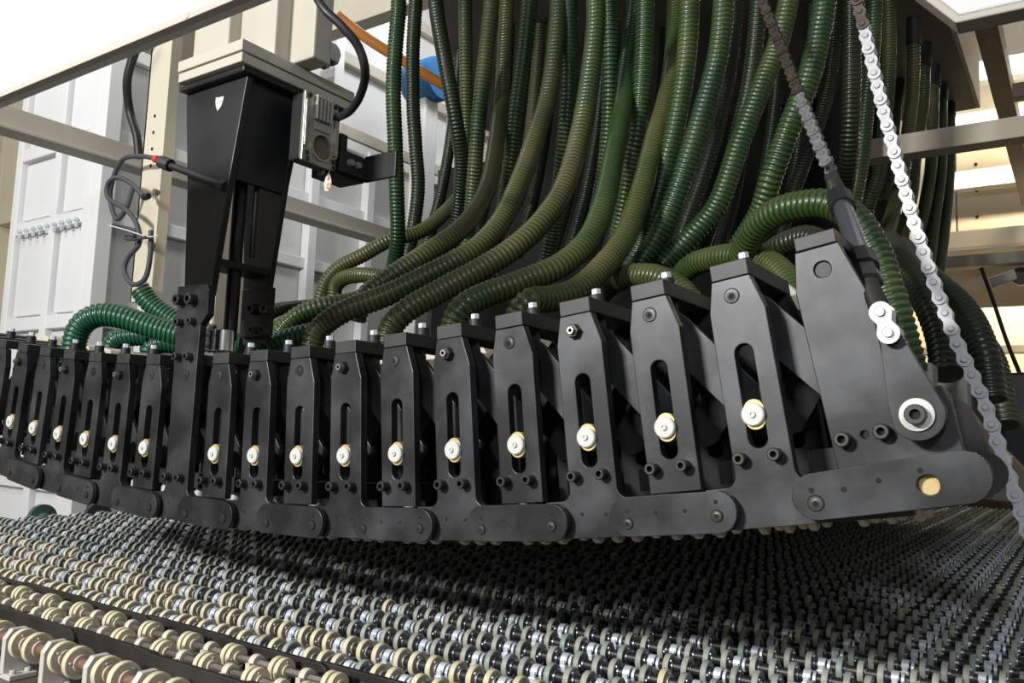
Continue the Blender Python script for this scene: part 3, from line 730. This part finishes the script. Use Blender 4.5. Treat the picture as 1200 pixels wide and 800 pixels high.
Hs = [
 # full sweeping hoses that land on the arch
 ([(588, 118, 16), (585, 140, 17), (580, 180, 18), (572, 218, 20), (557, 248, 21), (537, 271, 22), (500, 297, 24), (463, 321, 25), (439, 337, 24.5), (424, 354, 24), (417, 374, 24)], 'o', 'olive hose sweeping left, uppermost of the four long sweeps above the middle uprights', None),
 ([(655, -20, 18), (652, 40, 18), (643, 110, 19), (628, 160, 20), (611, 208, 22), (590, 255, 24), (562, 288, 26), (532, 307, 27), (500, 323, 28), (455, 345, 29), (405, 364, 30), (378, 382, 30)], 'o', 'brownish olive hose sweeping left, second of the long sweeps from above', (366, 404, 1.26)),
 ([(698, -20, 20), (698, 30, 20), (690, 100, 21), (678, 165, 22), (660, 222, 24), (633, 262, 26), (600, 292, 27), (560, 317, 28), (512, 343, 30), (475, 365, 31)], 'o', 'dusty green hose sweeping left, third of the long sweeps from above', (456, 390, 1.25)),
 ([(745, 0, 18), (742, 35, 18), (735, 85, 19), (727, 140, 21), (718, 190, 23), (708, 237, 25), (690, 280, 27), (658, 310, 29), (612, 330, 30), (570, 345, 31), (543, 360, 32)], 'g', 'green hose with a teal lower end, lowest long sweep above the middle uprights', (531, 384, 1.25)),
 ([(792, 0, 18), (790, 60, 19), (782, 112, 20), (768, 162, 22), (752, 222, 23), (732, 278, 25), (704, 315, 27), (676, 340, 28), (645, 350, 28), (622, 353, 28)], 'o', 'bright yellow-green hose ending in a pale elbow behind the middle uprights', (607, 372, 1.27)),
 ([(757, -20, 22), (754, 75, 22), (748, 150, 22), (741, 190, 22), (728, 260, 21), (712, 320, 20)], 'g', 'bright green straight hose at the middle of the bundle', None),
 ([(809, -20, 23), (805, 62, 23), (794, 137, 24), (780, 195, 24), (767, 242, 24), (750, 292, 24), (730, 335, 24)], 'g', 'olive green hose right of the yellow-green one, curving down left', None),
 ([(849, -20, 24), (842, 62, 24), (822, 137, 25), (805, 192, 25), (788, 240, 25), (766, 285, 25), (738, 325, 25)], 'g', 'thick dull green hose curving down to the left, right of the bundle centre', None),
 ([(927, -20, 23), (912, 50, 23), (893, 100, 24), (868, 165, 24), (842, 237, 25), (812, 275, 25), (775, 312, 25)], 'g', 'clean green hose in a long diagonal behind the dark chain', None),
 ([(968, -20, 26), (960, 40, 26), (948, 90, 27), (925, 150, 27), (905, 205, 27), (890, 250, 26), (865, 290, 25)], 'g', 'thick green hose under the dark chain top', None),
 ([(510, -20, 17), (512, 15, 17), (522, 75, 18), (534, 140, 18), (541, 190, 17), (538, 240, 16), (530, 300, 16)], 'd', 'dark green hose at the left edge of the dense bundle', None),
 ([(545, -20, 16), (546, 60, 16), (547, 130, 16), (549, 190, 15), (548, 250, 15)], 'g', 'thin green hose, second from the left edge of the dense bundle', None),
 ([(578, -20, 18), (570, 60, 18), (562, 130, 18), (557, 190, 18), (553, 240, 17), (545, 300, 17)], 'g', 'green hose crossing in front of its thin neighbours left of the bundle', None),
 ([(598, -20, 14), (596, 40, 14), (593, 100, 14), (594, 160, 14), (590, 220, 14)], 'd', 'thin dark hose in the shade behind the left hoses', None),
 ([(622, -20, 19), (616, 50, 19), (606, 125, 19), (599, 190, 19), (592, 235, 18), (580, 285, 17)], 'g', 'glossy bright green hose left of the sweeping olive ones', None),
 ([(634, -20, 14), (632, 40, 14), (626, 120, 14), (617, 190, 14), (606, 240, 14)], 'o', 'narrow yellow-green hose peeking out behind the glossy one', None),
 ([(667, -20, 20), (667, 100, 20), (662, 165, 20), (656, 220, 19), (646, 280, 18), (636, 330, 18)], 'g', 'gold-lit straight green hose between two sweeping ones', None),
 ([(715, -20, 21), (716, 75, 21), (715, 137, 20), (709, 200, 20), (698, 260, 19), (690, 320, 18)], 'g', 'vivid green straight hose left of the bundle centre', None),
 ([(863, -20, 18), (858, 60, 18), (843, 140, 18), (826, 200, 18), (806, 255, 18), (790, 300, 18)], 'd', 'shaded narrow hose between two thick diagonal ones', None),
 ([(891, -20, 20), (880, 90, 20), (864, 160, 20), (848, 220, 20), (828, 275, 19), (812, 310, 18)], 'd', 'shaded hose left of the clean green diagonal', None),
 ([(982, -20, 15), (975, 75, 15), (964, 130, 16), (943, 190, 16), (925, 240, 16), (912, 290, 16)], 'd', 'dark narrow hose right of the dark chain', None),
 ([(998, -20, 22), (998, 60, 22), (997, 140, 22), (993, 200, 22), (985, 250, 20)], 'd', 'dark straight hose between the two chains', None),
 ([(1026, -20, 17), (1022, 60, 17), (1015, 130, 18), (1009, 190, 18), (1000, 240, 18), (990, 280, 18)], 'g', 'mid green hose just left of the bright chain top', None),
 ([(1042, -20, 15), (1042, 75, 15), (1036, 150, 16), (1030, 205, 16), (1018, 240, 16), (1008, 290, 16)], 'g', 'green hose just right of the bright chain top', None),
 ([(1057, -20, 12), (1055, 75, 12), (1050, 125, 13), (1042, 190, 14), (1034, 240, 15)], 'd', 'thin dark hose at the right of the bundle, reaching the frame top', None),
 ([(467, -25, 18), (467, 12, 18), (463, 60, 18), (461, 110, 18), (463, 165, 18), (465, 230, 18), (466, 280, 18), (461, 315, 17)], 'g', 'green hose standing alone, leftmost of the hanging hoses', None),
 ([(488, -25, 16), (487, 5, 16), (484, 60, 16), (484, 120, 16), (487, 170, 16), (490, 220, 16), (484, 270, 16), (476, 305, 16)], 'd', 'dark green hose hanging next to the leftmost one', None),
]
for p, m, lab, land in Hs: hose(p, m, lab, land, drop=land is not None)
# hoses whose dark cuffs show at the right end of the hood
Rt = [
 ([(1070, 100, 16), (1064, 155, 17), (1058, 205, 17), (1050, 235, 17), (1036, 280, 18), (1022, 330, 20)], 1, (1071, 22), 'yellow-green hose with a grey cuff, first of the five stepped cuffs at the right'),
 ([(1082, 120, 12), (1074, 170, 12), (1068, 230, 13), (1055, 290, 14), (1048, 340, 14)], 1, (1084, 52), 'yellow-green hose, second of the five stepped cuffs at the right'),
 ([(1093, 140, 14), (1091, 195, 14), (1085, 235, 14), (1075, 285, 14), (1066, 330, 14)], 1, (1095, 79), 'yellow-green hose, third of the five stepped cuffs at the right'),
 ([(1103, 150, 10), (1102, 200, 10), (1094, 260, 10), (1088, 310, 10)], 0, (1104, 101), 'green hose, fourth of the five stepped cuffs at the right'),
 ([(1113, 160, 10), (1112, 200, 10.5), (1109, 242, 11), (1102, 300, 11), (1095, 345, 11)], 0, (1113, 123), 'slim green hose, farthest of the five stepped cuffs at the right'),
]
for pts, big, top, lab in Rt:
    T = onZ(top[0], top[1], 1.684)
    r0 = .0235
    P = [T]
    d0 = -T.dot(cam.matrix_world.to_3x3().col[2])
    n = len(pts)
    for k, (x, y, w) in enumerate(pts):
        d1 = FPX * .05 / max(w, 15.5)
        t = (k + 1) / n
        P.append(atD(x, y, d0 * (1 - t) + min(d0, d1) * t))
    C = resample(catmull(P, 24), .0135 / 4); rr = r0
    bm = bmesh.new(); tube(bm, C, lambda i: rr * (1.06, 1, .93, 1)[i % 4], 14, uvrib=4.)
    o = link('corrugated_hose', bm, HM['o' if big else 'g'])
    for p in o.data.polygons: p.use_smooth = True
    tag(o, lab, 'hose', 'green air hoses')
    bm = bmesh.new(); tube(bm, C[:34], rr * 1.16, 18); link('cuff', bm, BLK2, o, smooth=True)
# loops near the right end
hose([(870, 300, 30), (886, 268, 32), (912, 248, 33), (942, 240, 34), (972, 240, 35), (1000, 256, 36), (1024, 292, 37), (1040, 340, 38), (1056, 395, 39), (1068, 440, 39)], 'g', 'fat green hose arching over the end plate', up=False, drop=False)
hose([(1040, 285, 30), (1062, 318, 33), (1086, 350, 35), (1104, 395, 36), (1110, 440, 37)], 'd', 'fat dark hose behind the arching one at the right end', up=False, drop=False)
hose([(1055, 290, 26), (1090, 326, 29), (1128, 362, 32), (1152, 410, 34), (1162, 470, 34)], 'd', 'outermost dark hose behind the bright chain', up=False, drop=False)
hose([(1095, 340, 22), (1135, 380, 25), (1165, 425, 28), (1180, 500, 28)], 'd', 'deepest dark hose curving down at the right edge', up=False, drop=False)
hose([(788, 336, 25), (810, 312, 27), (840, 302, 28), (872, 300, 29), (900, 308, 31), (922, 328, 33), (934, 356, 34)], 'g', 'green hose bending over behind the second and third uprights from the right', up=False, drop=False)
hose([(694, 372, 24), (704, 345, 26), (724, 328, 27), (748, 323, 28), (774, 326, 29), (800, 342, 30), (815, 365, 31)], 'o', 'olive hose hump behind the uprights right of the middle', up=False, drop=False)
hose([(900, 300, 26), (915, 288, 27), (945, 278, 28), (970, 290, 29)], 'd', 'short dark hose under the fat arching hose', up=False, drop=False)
# left group
hose([(86, 425, 27), (88, 398, 27), (98, 378, 27), (118, 369, 27), (145, 372, 27), (175, 382, 27), (210, 392, 27), (245, 399, 27), (285, 402, 27)], 't', 'bright teal-green hose arching over the left uprights', up=False, drop=False, rs=1.15)
hose([(164, 339, 23), (176, 355, 23), (196, 370, 23), (218, 382, 23), (250, 392, 23)], 't', 'teal-green hose with its rounded end above the left uprights', up=False, drop=False, rs=1.15)
hose([(125, 425, 23), (135, 400, 23), (152, 394, 23), (176, 394, 23)], 't', 'short teal hose under the arching one at the left', up=False, drop=False, rs=1.1)
hose([(178, 430, 23), (176, 410, 23), (190, 402, 23), (215, 404, 23)], 't', 'small teal hose end just left of the tall upright', up=False, drop=False, rs=1.1)
hose([(300, 378, 20), (322, 366, 20), (345, 362, 19), (385, 358, 18), (430, 352, 17), (480, 330, 16), (520, 300, 15)], 'd', 'dull olive hose lying level right of the black arm', up=False, drop=False)
hose([(300, 398, 22), (325, 384, 22), (350, 374, 21), (385, 366, 20), (430, 350, 19), (470, 330, 18)], 'o', 'olive hose just below the level one right of the black arm', up=False, drop=False)
hose([(306, 412, 26), (322, 404, 26), (340, 397, 26), (360, 392, 26), (374, 390, 26)], 't', 'bright green short hose low between the arm and the first sweeping hose', up=False, drop=False)
hose([(375, 352, 17), (383, 330, 17), (398, 313, 17), (425, 299, 17), (456, 282, 17), (495, 270, 17), (530, 240, 16), (560, 200, 15)], 'o', 'olive hose arching low behind the two leftmost hanging hoses', up=False, drop=False)
hose([(391, 350, 17), (394, 334, 17), (405, 325, 17), (425, 322, 18), (450, 325, 18), (490, 330, 18)], 'o', 'small curled olive hose below the arching one', up=False, drop=False)
hose([(322, 402, 23), (334, 384, 23), (352, 369, 23), (378, 359, 23), (410, 354, 23), (440, 345, 22), (480, 320, 21)], 'g', 'dark green hose rising from the uprights right of the black arm', up=False, drop=False)
# a few more in the shade behind
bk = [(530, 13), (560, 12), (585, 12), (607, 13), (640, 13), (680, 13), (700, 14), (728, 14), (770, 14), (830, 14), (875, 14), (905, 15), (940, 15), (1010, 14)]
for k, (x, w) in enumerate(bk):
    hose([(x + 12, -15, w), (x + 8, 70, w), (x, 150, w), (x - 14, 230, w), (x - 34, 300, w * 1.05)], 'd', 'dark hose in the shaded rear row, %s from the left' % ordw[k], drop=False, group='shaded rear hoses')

# ------------------------------------------------------------------ roller chains and turnbuckle
def chain(name, A, pitch, label, dark_to, nmax, rlobe=.0105, light=None):
    """A: list of 3D points"""
    C = resample(catmull([Vector(p) for p in A], 30), pitch)[:nmax]
    r = empty(name, C[0]); tag(r, label, 'chain')
    def mk(kind, m):
        bm = bmesh.new()
        for s in (-1, 1):
            y = s * (.0095 if kind == 'outer' else .0062)
            pts = arc(pitch, 0, rlobe, -125, 125, 10) + [(pitch * .5, rlobe * .62)] + arc(0, 0, rlobe, 55, 305, 10) + [(pitch * .5, -rlobe * .62)]
            plate(bm, pts, y - .0015, y + .0015)
        if kind == 'inner':
            for x in (0, pitch): lathe(bm, [(0, -.0047), (.0075, -.0047), (.0075, .0047), (0, .0047)], 10, 'Y', (x, 0, 0))
        else:
            for x in (0, pitch): lathe(bm, [(0, -.0135), (.0042, -.0135), (.005, -.0125), (.005, .0135), (0, .0135)], 12, 'Y', (x, 0, 0))
            for x in (0, pitch): lathe(bm, [(.0066, -.0112), (.0066, -.0109), (.005, -.0109)], 12, 'Y', (x, 0, 0), mi=[1, 1])
        return link('link', bm, [m, HOLE], smooth=True)
    PR = {(k, q): mk(k, m) for k in ('outer', 'inner') for q, m in ((0, light or CHAINM), (1, CHAIND))}
    for i in range(len(C) - 1):
        d = (C[i + 1] - C[i]).normalized()
        yv = Vector((0, 1, 0)); yv = (yv - d * yv.dot(d)).normalized(); z = d.cross(yv)
        Mx = Matrix((d, yv, z)).transposed().to_4x4()
        q = 1 if i < dark_to else 0
        o = PR[('outer' if i % 2 else 'inner', q)]
        c = o.copy(); c.name = 'outer_link' if i % 2 else 'inner_link'; COL.objects.link(c); c.parent = r
        c.matrix_local = Matrix.Translation(C[i] - C[0]) @ Mx
    for o in PR.values(): bpy.data.objects.remove(o)
    return C
Etop = atD(885, -22, 1.78)
lower = atD(973, 201, 1.33)
chain('lifting_chain', [Etop, atD(900, 17, 1.73), atD(925, 80, 1.60), atD(948, 140, 1.46), lower], .0254, 'dark oily roller chain coming down to the black turnbuckle', 17, 60, light=mat('chain_grey', (.24, .24, .25), .45, .6, var=.4, scale=90))
chain('lifting_chain', [atD(998, -25, 1.47), atD(1012, 30, 1.44), atD(1038, 138, 1.38), atD(1076, 275, 1.31), atD(1117, 390, 1.26), atD(1153, 470, 1.22), atD(1178, 545, 1.19), atD(1206, 625, 1.16)], .0254, 'bright steel roller chain hanging free at the right edge of the press', 4, 80)
def turnbuckle():
    a = atD(974, 205, 1.33); b = onY(1031, 365, .968)
    r = empty('turnbuckle', a); tag(r, 'black turnbuckle with threaded ends between the dark chain and the lever', 'turnbuckle')
    d = (b - a); L = d.length; d.normalize()
    yv = Vector((0, 1, 0)); yv = (yv - d * yv.dot(d)).normalized(); z = d.cross(yv)
    r.matrix_world = Matrix.Translation(a) @ Matrix((d, yv, z)).transposed().to_4x4()
    def seg(n, prof, m, s=16, hexa=False):
        bm = bmesh.new(); lathe(bm, [(q[0], q[1] * L) for q in prof], s, 'X'); return link(n, bm, m, r, smooth=not hexa)
    bm = bmesh.new(); box(bm, -.004, .10 * L, -.005, .005, -.010, .010); link('clevis', bm, BLK2, r, bevel=.002)
    def thread(n, s0, s1, rad):
        prof = [(0, s0)]; k = 0; N = 22
        for k in range(N + 1): prof.append((rad * (1 if k % 2 else .86), s0 + (s1 - s0) * k / N))
        prof.append((0, s1)); seg(n, prof, BOLT)
    thread('upper_thread', .10, .24, .0125)
    seg('upper_collar', [(0, .22), (.0185, .22), (.0185, .32), (0, .32)], PAINT, 8, True)
    seg('sleeve', [(0, .32), (.0135, .32), (.0135, .70), (0, .70)], mat('sleeve_steel', (.13, .14, .16), .25, .6))
    seg('lower_collar', [(0, .69), (.018, .69), (.018, .77), (0, .77)], PAINT, 8, True)
    seg('lock_nut', [(0, .78), (.0155, .78), (.0155, .85), (0, .85)], BLK2, 6, True)
    thread('lower_thread', .85, .99, .0105)
    return a, b
a, b = turnbuckle()
pA, pB = onY(1031.5, 365.5, .956), onY(1041, 390, .956)
def end_link():
    r = empty('chain_link', pA); tag(r, 'single silver chain link joining the turnbuckle to the lever', 'chain link')
    d = (pB - pA); L = d.length; d.normalize(); yv = Vector((0, 1, 0)); yv = (yv - d * yv.dot(d)).normalized(); z = d.cross(yv)
    r.matrix_world = Matrix.Translation(pA) @ Matrix((d, yv, z)).transposed().to_4x4()
    for s in (0, .022):
        bm = bmesh.new(); plate(bm, arc(L, 0, .0118, -125, 125, 12) + [(L * .5, .0075)] + arc(0, 0, .0118, 55, 305, 12) + [(L * .5, -.0075)], s, s + .003); link('side_plate', bm, CHAINM, r)
    for x in (0, L):
        bm = bmesh.new(); lathe(bm, [(0, -.003), (.0045, -.003), (.005, -.002), (.005, .028), (0, .028)], 14, 'Y', (x, 0, 0)); lathe(bm, [(.0068, -.0006), (.0068, 0)], 14, 'Y', (x, 0, 0)); link('pin', bm, CHAINM, r, smooth=True)
end_link()

# ------------------------------------------------------------------ lower roller bed
PIT = .1147
X0 = -.612 - 22 * PIT           # leftmost bracket column
NCOL = 27
ZS = -.375
def wheel_mesh(R, w, rim, hub, name='wheel'):
    bm = bmesh.new()
    lathe(bm, [(.0065, -w * .42), (R * .55, -w * .42), (R * .80, -w * .40), (R * .84, -w * .5), (R * .97, -w * .5), (R, -w * .38), (R, w * .38), (R * .97, w * .5), (R * .84, w * .5), (R * .80, w * .40), (R * .55, w * .42), (R * .52, w * .95), (.0065, w * .95)], 22, 'X',
          mi=[1, 1, 0, 0, 0, 0, 0, 0, 0, 1, 1, 1])
    for k in range(2):
        a = 2.3 + k * 3.14
        lathe(bm, [(0, w * .75), (.0018, w * .75), (.0022, w * .42)], 8, 'X', (0, R * .68 * math.cos(a), R * .68 * math.sin(a)), mi=[2, 2])
    return link(name, bm, [rim, hub, ZINC], smooth=True)
def bracket_mesh():
    bm = bmesh.new()
    box(bm, -.0065, .0065, -.0165, .0085, -.042, -.005)
    pts = arc(0, 0, .0125, 0, 180, 10) + arc(0, 0, .0088, 180, 0, 10)
    b2 = bmesh.new(); plate(b2, pts, -.006, .006)
    me = bpy.data.meshes.new('t'); b2.to_mesh(me); b2.free(); n = len(bm.verts); bm.from_mesh(me)
    bm.verts.ensure_lookup_table()
    for v in bm.verts[n:]: v.co = Vector((v.co.y, v.co.x, v.co.z))
    box(bm, -.0045, .0045, -.0150, -.0100, -.005, .004)
    lathe(bm, [(.0065, .009), (.0115, .009), (.0115, .014), (.0065, .014)], 14, 'X')
    bmesh.ops.recalc_face_normals(bm, faces=bm.faces)
    return link('bearing_bracket', bm, ZINC, bevel=.0006)
def collar_mesh():
    bm = bmesh.new(); lathe(bm, [(.007, -.006), (.0125, -.006), (.013, -.004), (.013, .004), (.0125, .006), (.007, .006)], 16, 'X'); box(bm, -.005, .005, -.018, -.010, -.034, .002); box(bm, -.005, .005, .009, .015, -.034, 0)
    return link('clamp_collar', bm, CREAM, smooth=True)
WV = [wheel_mesh(.0195, .0095, IVORY, HUB), wheel_mesh(.0195, .0095, SAGE, HUBD), wheel_mesh(.0195, .0095, TEAL, HUBD)]
BR = bracket_mesh(); CO = collar_mesh()
def put(src, name, parent, loc, rot=(0, 0, 0)):
    c = src.copy(); c.name = name; COL.objects.link(c); c.parent = parent; c.location = loc; c.rotation_euler = rot; return c
NROW = 56
xa, xb = X0 - .03, X0 + (NCOL - .60) * PIT
bm = bmesh.new(); lathe(bm, [(0, xa), (.0080, xa), (.0080, xb), (0, xb)], 12, 'X'); SH = link('shaft', bm, SHAFT, smooth=True)
def ordrow(k):
    tens = ['', '', 'twenty', 'thirty', 'forty', 'fifty']; un = ['', 'first', 'second', 'third', 'fourth', 'fifth', 'sixth', 'seventh', 'eighth', 'ninth']
    n = k + 1
    if n <= 19: return ordw[n - 1]
    return tens[n // 10][:-1] + 'ieth' if n % 10 == 0 else tens[n // 10] + '-' + un[n % 10]
for k in range(NROW):
    y = .972 + k * .0905
    r = empty('roller_shaft', (0, y, ZS))
    rim = 'ivory-rimmed' if k < 3 else 'grey-rimmed' 
    tag(r, 'long roller shaft with %s wheels, %s row back in the dense roller bed' % (rim, ordrow(k)), 'roller shaft', 'shafts of the dense roller bed')
    put(SH, 'shaft', r, (0, 0, 0))
    for c in range(0 if k < 24 else 9 if k < 34 else 13, NCOL):
        bx = X0 + c * PIT
        put(BR, 'bearing_bracket', r, (bx, 0, 0))
        for f in ((.25, .53, .81) if c < NCOL - 1 else (.25,)):
            if k < 2: v = 0 if random.random() < .9 else 1
            elif bx < -2.2: v = 2 if random.random() < .55 else 1
            else: v = 1 if random.random() < .78 else (2 if random.random() < .92 else 0)
            if 1 < k < 4 and bx < -1.5 - .6 * (k - 2) and random.random() < .8: v = 0
            put(WV[v], 'wheel', r, (bx + f * PIT + random.uniform(-.002, .002), 0, 0), (random.uniform(0, 6.28), 0, 0))
# front pair rows between the link frames
WP = wheel_mesh(.0190, .0090, IVORY, IVORY)
for k, (y, ph) in enumerate(((.907, .0), (.848, .012))):
    r = empty('roller_shaft', (0, y, ZS - .003)); tag(r, ['steel shaft with twin ivory wheels, just in front of the dense bed', 'steel shaft with twin ivory wheels, nearer of the two pair shafts'][k], 'roller shaft', 'shafts with paired wheels')
    bm = bmesh.new(); lathe(bm, [(0, xa), (.0068, xa), (.0068, .1), (0, .1)], 12, 'X'); link('shaft', bm, SHAFTL, r, smooth=True)
    for c in range(-12, 12):
        bx = -1.389 + ph + c * .1165
        put(WP, 'wheel', r, (bx - .0065, 0, 0), (random.uniform(0, 6), 0, 0)); put(WP, 'wheel', r, (bx + .007, 0, 0), (random.uniform(0, 6), 0, 0))
        put(CO, 'clamp_collar', r, (bx + .058, 0, 0))
# nearest row: bigger wheels in cast pedestals
WB = wheel_mesh(.0245, .011, IVORY, mat('beige_hub', (.55, .46, .37), .5))
bm = bmesh.new()
pts = [(-.022, -.05), (.022, -.05), (.022, .008), (.012, .022), (-.012, .022), (-.022, .008)]
plate(bm, pts, -.006, .006)
for v in bm.verts: v.co = Vector((v.co.y, v.co.x, v.co.z))
box(bm, -.006, .030, -.022, .022, -.055, -.047)
lathe(bm, [(0, -.047), (.005, -.047), (.005, -.041), (0, -.041)], 6, 'Z', (.018, -.012, 0)); lathe(bm, [(0, -.047), (.005, -.047), (.005, -.041), (0, -.041)], 6, 'Z', (.018, .012, 0))
bmesh.ops.recalc_face_normals(bm, faces=bm.faces)
PED = link('pedestal', bm, mat('cast_pale', (.62, .61, .57), .5, .2), bevel=.001)
r = empty('roller_shaft', (0, .722, ZS)); tag(r, 'nearest roller shaft with big ivory wheels in pale cast pedestals', 'roller shaft')
bm = bmesh.new(); lathe(bm, [(0, -2.4), (.0085, -2.4), (.0085, -.4), (0, -.4)], 14, 'X'); link('shaft', bm, mat('copper_shaft', (.38, .24, .18), .35, .6), r, smooth=True)
for c in range(-8, 7):
    bx = -1.478 + c * .1245
    put(PED, 'pedestal', r, (bx, 0, 0)); put(WB, 'wheel', r, (bx + .024, 0, 0), (random.uniform(0, 6), 0, 0)); put(WB, 'wheel', r, (bx + .067, 0, 0), (random.uniform(0, 6), 0, 0))
    bm = bmesh.new(); box(bm, bx - .02, bx + .06, .722 - .035, .722 + .04, ZS - .075, ZS - .0555)
    tag(link('pedestal_base', bm, BROWN, bevel=.003), 'brown steel base block under the %s pedestal of the nearest shaft' % ordw[c + 8], 'block', 'base blocks of the nearest shaft')
for o in WV + [BR, CO, SH, WP, WB, PED]: bpy.data.objects.remove(o)

# lower link frames (dark chain-like side frames of the bed)
def lower_frame(y, z, lab, dy=.014):
    r = empty('bed_link_frame', (0, y, z)); tag(r, lab, 'frame', 'link frames of the roller bed')
    n = 0
    x = -3.1
    while x < .4:
        bm = bmesh.new(); plate(bm, arc(.235, 0, .0225, -90, 90, 8) + arc(.0, 0, .0225, 90, 270, 8), (0 if n % 2 else -.008), (0 if n % 2 else -.008) + .009)
        o = link('link_bar', bm, RAILM, r, bevel=.001, loc=(x, 0, 0))
        for q in (0, .117, .235):
            bm = bmesh.new(); lathe(bm, [(0, -.0095), (.006, -.0095), (.006, -.008)], 10, 'Y', (q, .0 if not n % 2 else .008, 0)); link('rivet', bm, BOLT, o, smooth=True)
        x += .235; n += 1
    return r
lower_frame(.800, -.385, 'dark link frame just behind the nearest roller shaft')
lower_frame(.940, -.386, 'dark link frame between the paired wheels and the dense roller bed')
# cross rails carrying the brackets
for c in range(NCOL):
    bx = X0 + c * PIT
    bm = bmesh.new(); box(bm, bx - .012, bx + .012, .825, .972 + NROW * .0905, -.445, -.418)
    tag(link('bed_rail', bm, RAILM), 'dark rail under the bearing brackets, column %s from the left end of the bed' % (ordrow(c)), 'rail', 'rails under the roller bed')
bm = bmesh.new(); box(bm, X0 - .08, xb + .05, .66, 6.2, -.50, -.4455); tag(link('bed_tray', bm, RAILM), 'dark steel tray under the whole roller bed', 'tray')
# big end pulleys at the far left of the bed
for k, (x, y, lab) in enumerate(((51, 613, 'black drive pulley at the far left end of the bed'), (116, 610, 'second black drive pulley at the far left end, closer to the arch'))):
    p = onX(x, y - 6, X0 - .03)
    bm = bmesh.new(); lathe(bm, [(0, -.03), (.045, -.03), (.050, -.02), (.050, .0), (.022, .002), (.016, .02), (.010, .022), (.010, .04), (0, .04)], 22, 'X')
    tag(link('drive_pulley', bm, mat('pulley%d' % k, ((.06, .12, .11), (.04, .04, .05))[k], .4, .2), smooth=True, loc=p), lab, 'pulley', 'drive pulleys')
bm = bmesh.new(); box(bm, -4.2, 1.2, 6.3, 6.36, -1, .0)  # added sheet standing in for the darkness beyond the bed
tag(link('bed_end_shade', bm, BROWN), 'dark brown sheet added to keep the far end of the roller bed dark', 'panel')
cablep('copper_bar', [onY(1135, 576, 2.6), onY(1165, 578, 2.5), onY(1195, 582, 2.4)], .008, ORANGE, 'thin copper-orange bar catching light behind the right end of the arch', 'bar')
# brown beam behind the right end of the press
bm = bmesh.new(); q = [onY(px, py, 1.62) for px, py in ((1070, 446), (1112, 450), (1150, 500), (1205, 556), (1260, 610), (1250, 640), (1190, 590), (1080, 575))]
plate(bm, [(v.x, v.z) for v in q][::-1], 1.62, 1.70)
tag(link('brown_beam', bm, BROWN, bevel=.002), 'brown steel gusset beam slanting down behind the right end of the press', 'beam')
bm = bmesh.new(); box(bm, -.075, -.055, .80, 6.1, -.4455, -.395); o = link('bed_side_rail', bm, RAILM)
tag(o, 'dark side rail closing the right edge of the roller bed', 'rail')
for k in range(10):
    bm = bmesh.new(); box(bm, -.135, -.03, 1.02 + k * .181, 1.05 + k * .181, -.394, -.388); link('tie_strip', bm, ZINC, o)
# sockets with clamps under the right loops
for k, (x, y, d, lab) in enumerate(((1070, 440, 1.28, 'grey-cream hose socket next to the white-washered lever'), (1112, 455, 1.38, 'grey-cream hose socket behind the bright chain'))):
    bm = bmesh.new(); box(bm, -.027, .027, 0, .06, -.08, .02)
    tag(link('hose_socket', bm, GREY, bevel=.004, loc=atD(x, y, d)), lab, 'socket', 'free hose sockets')
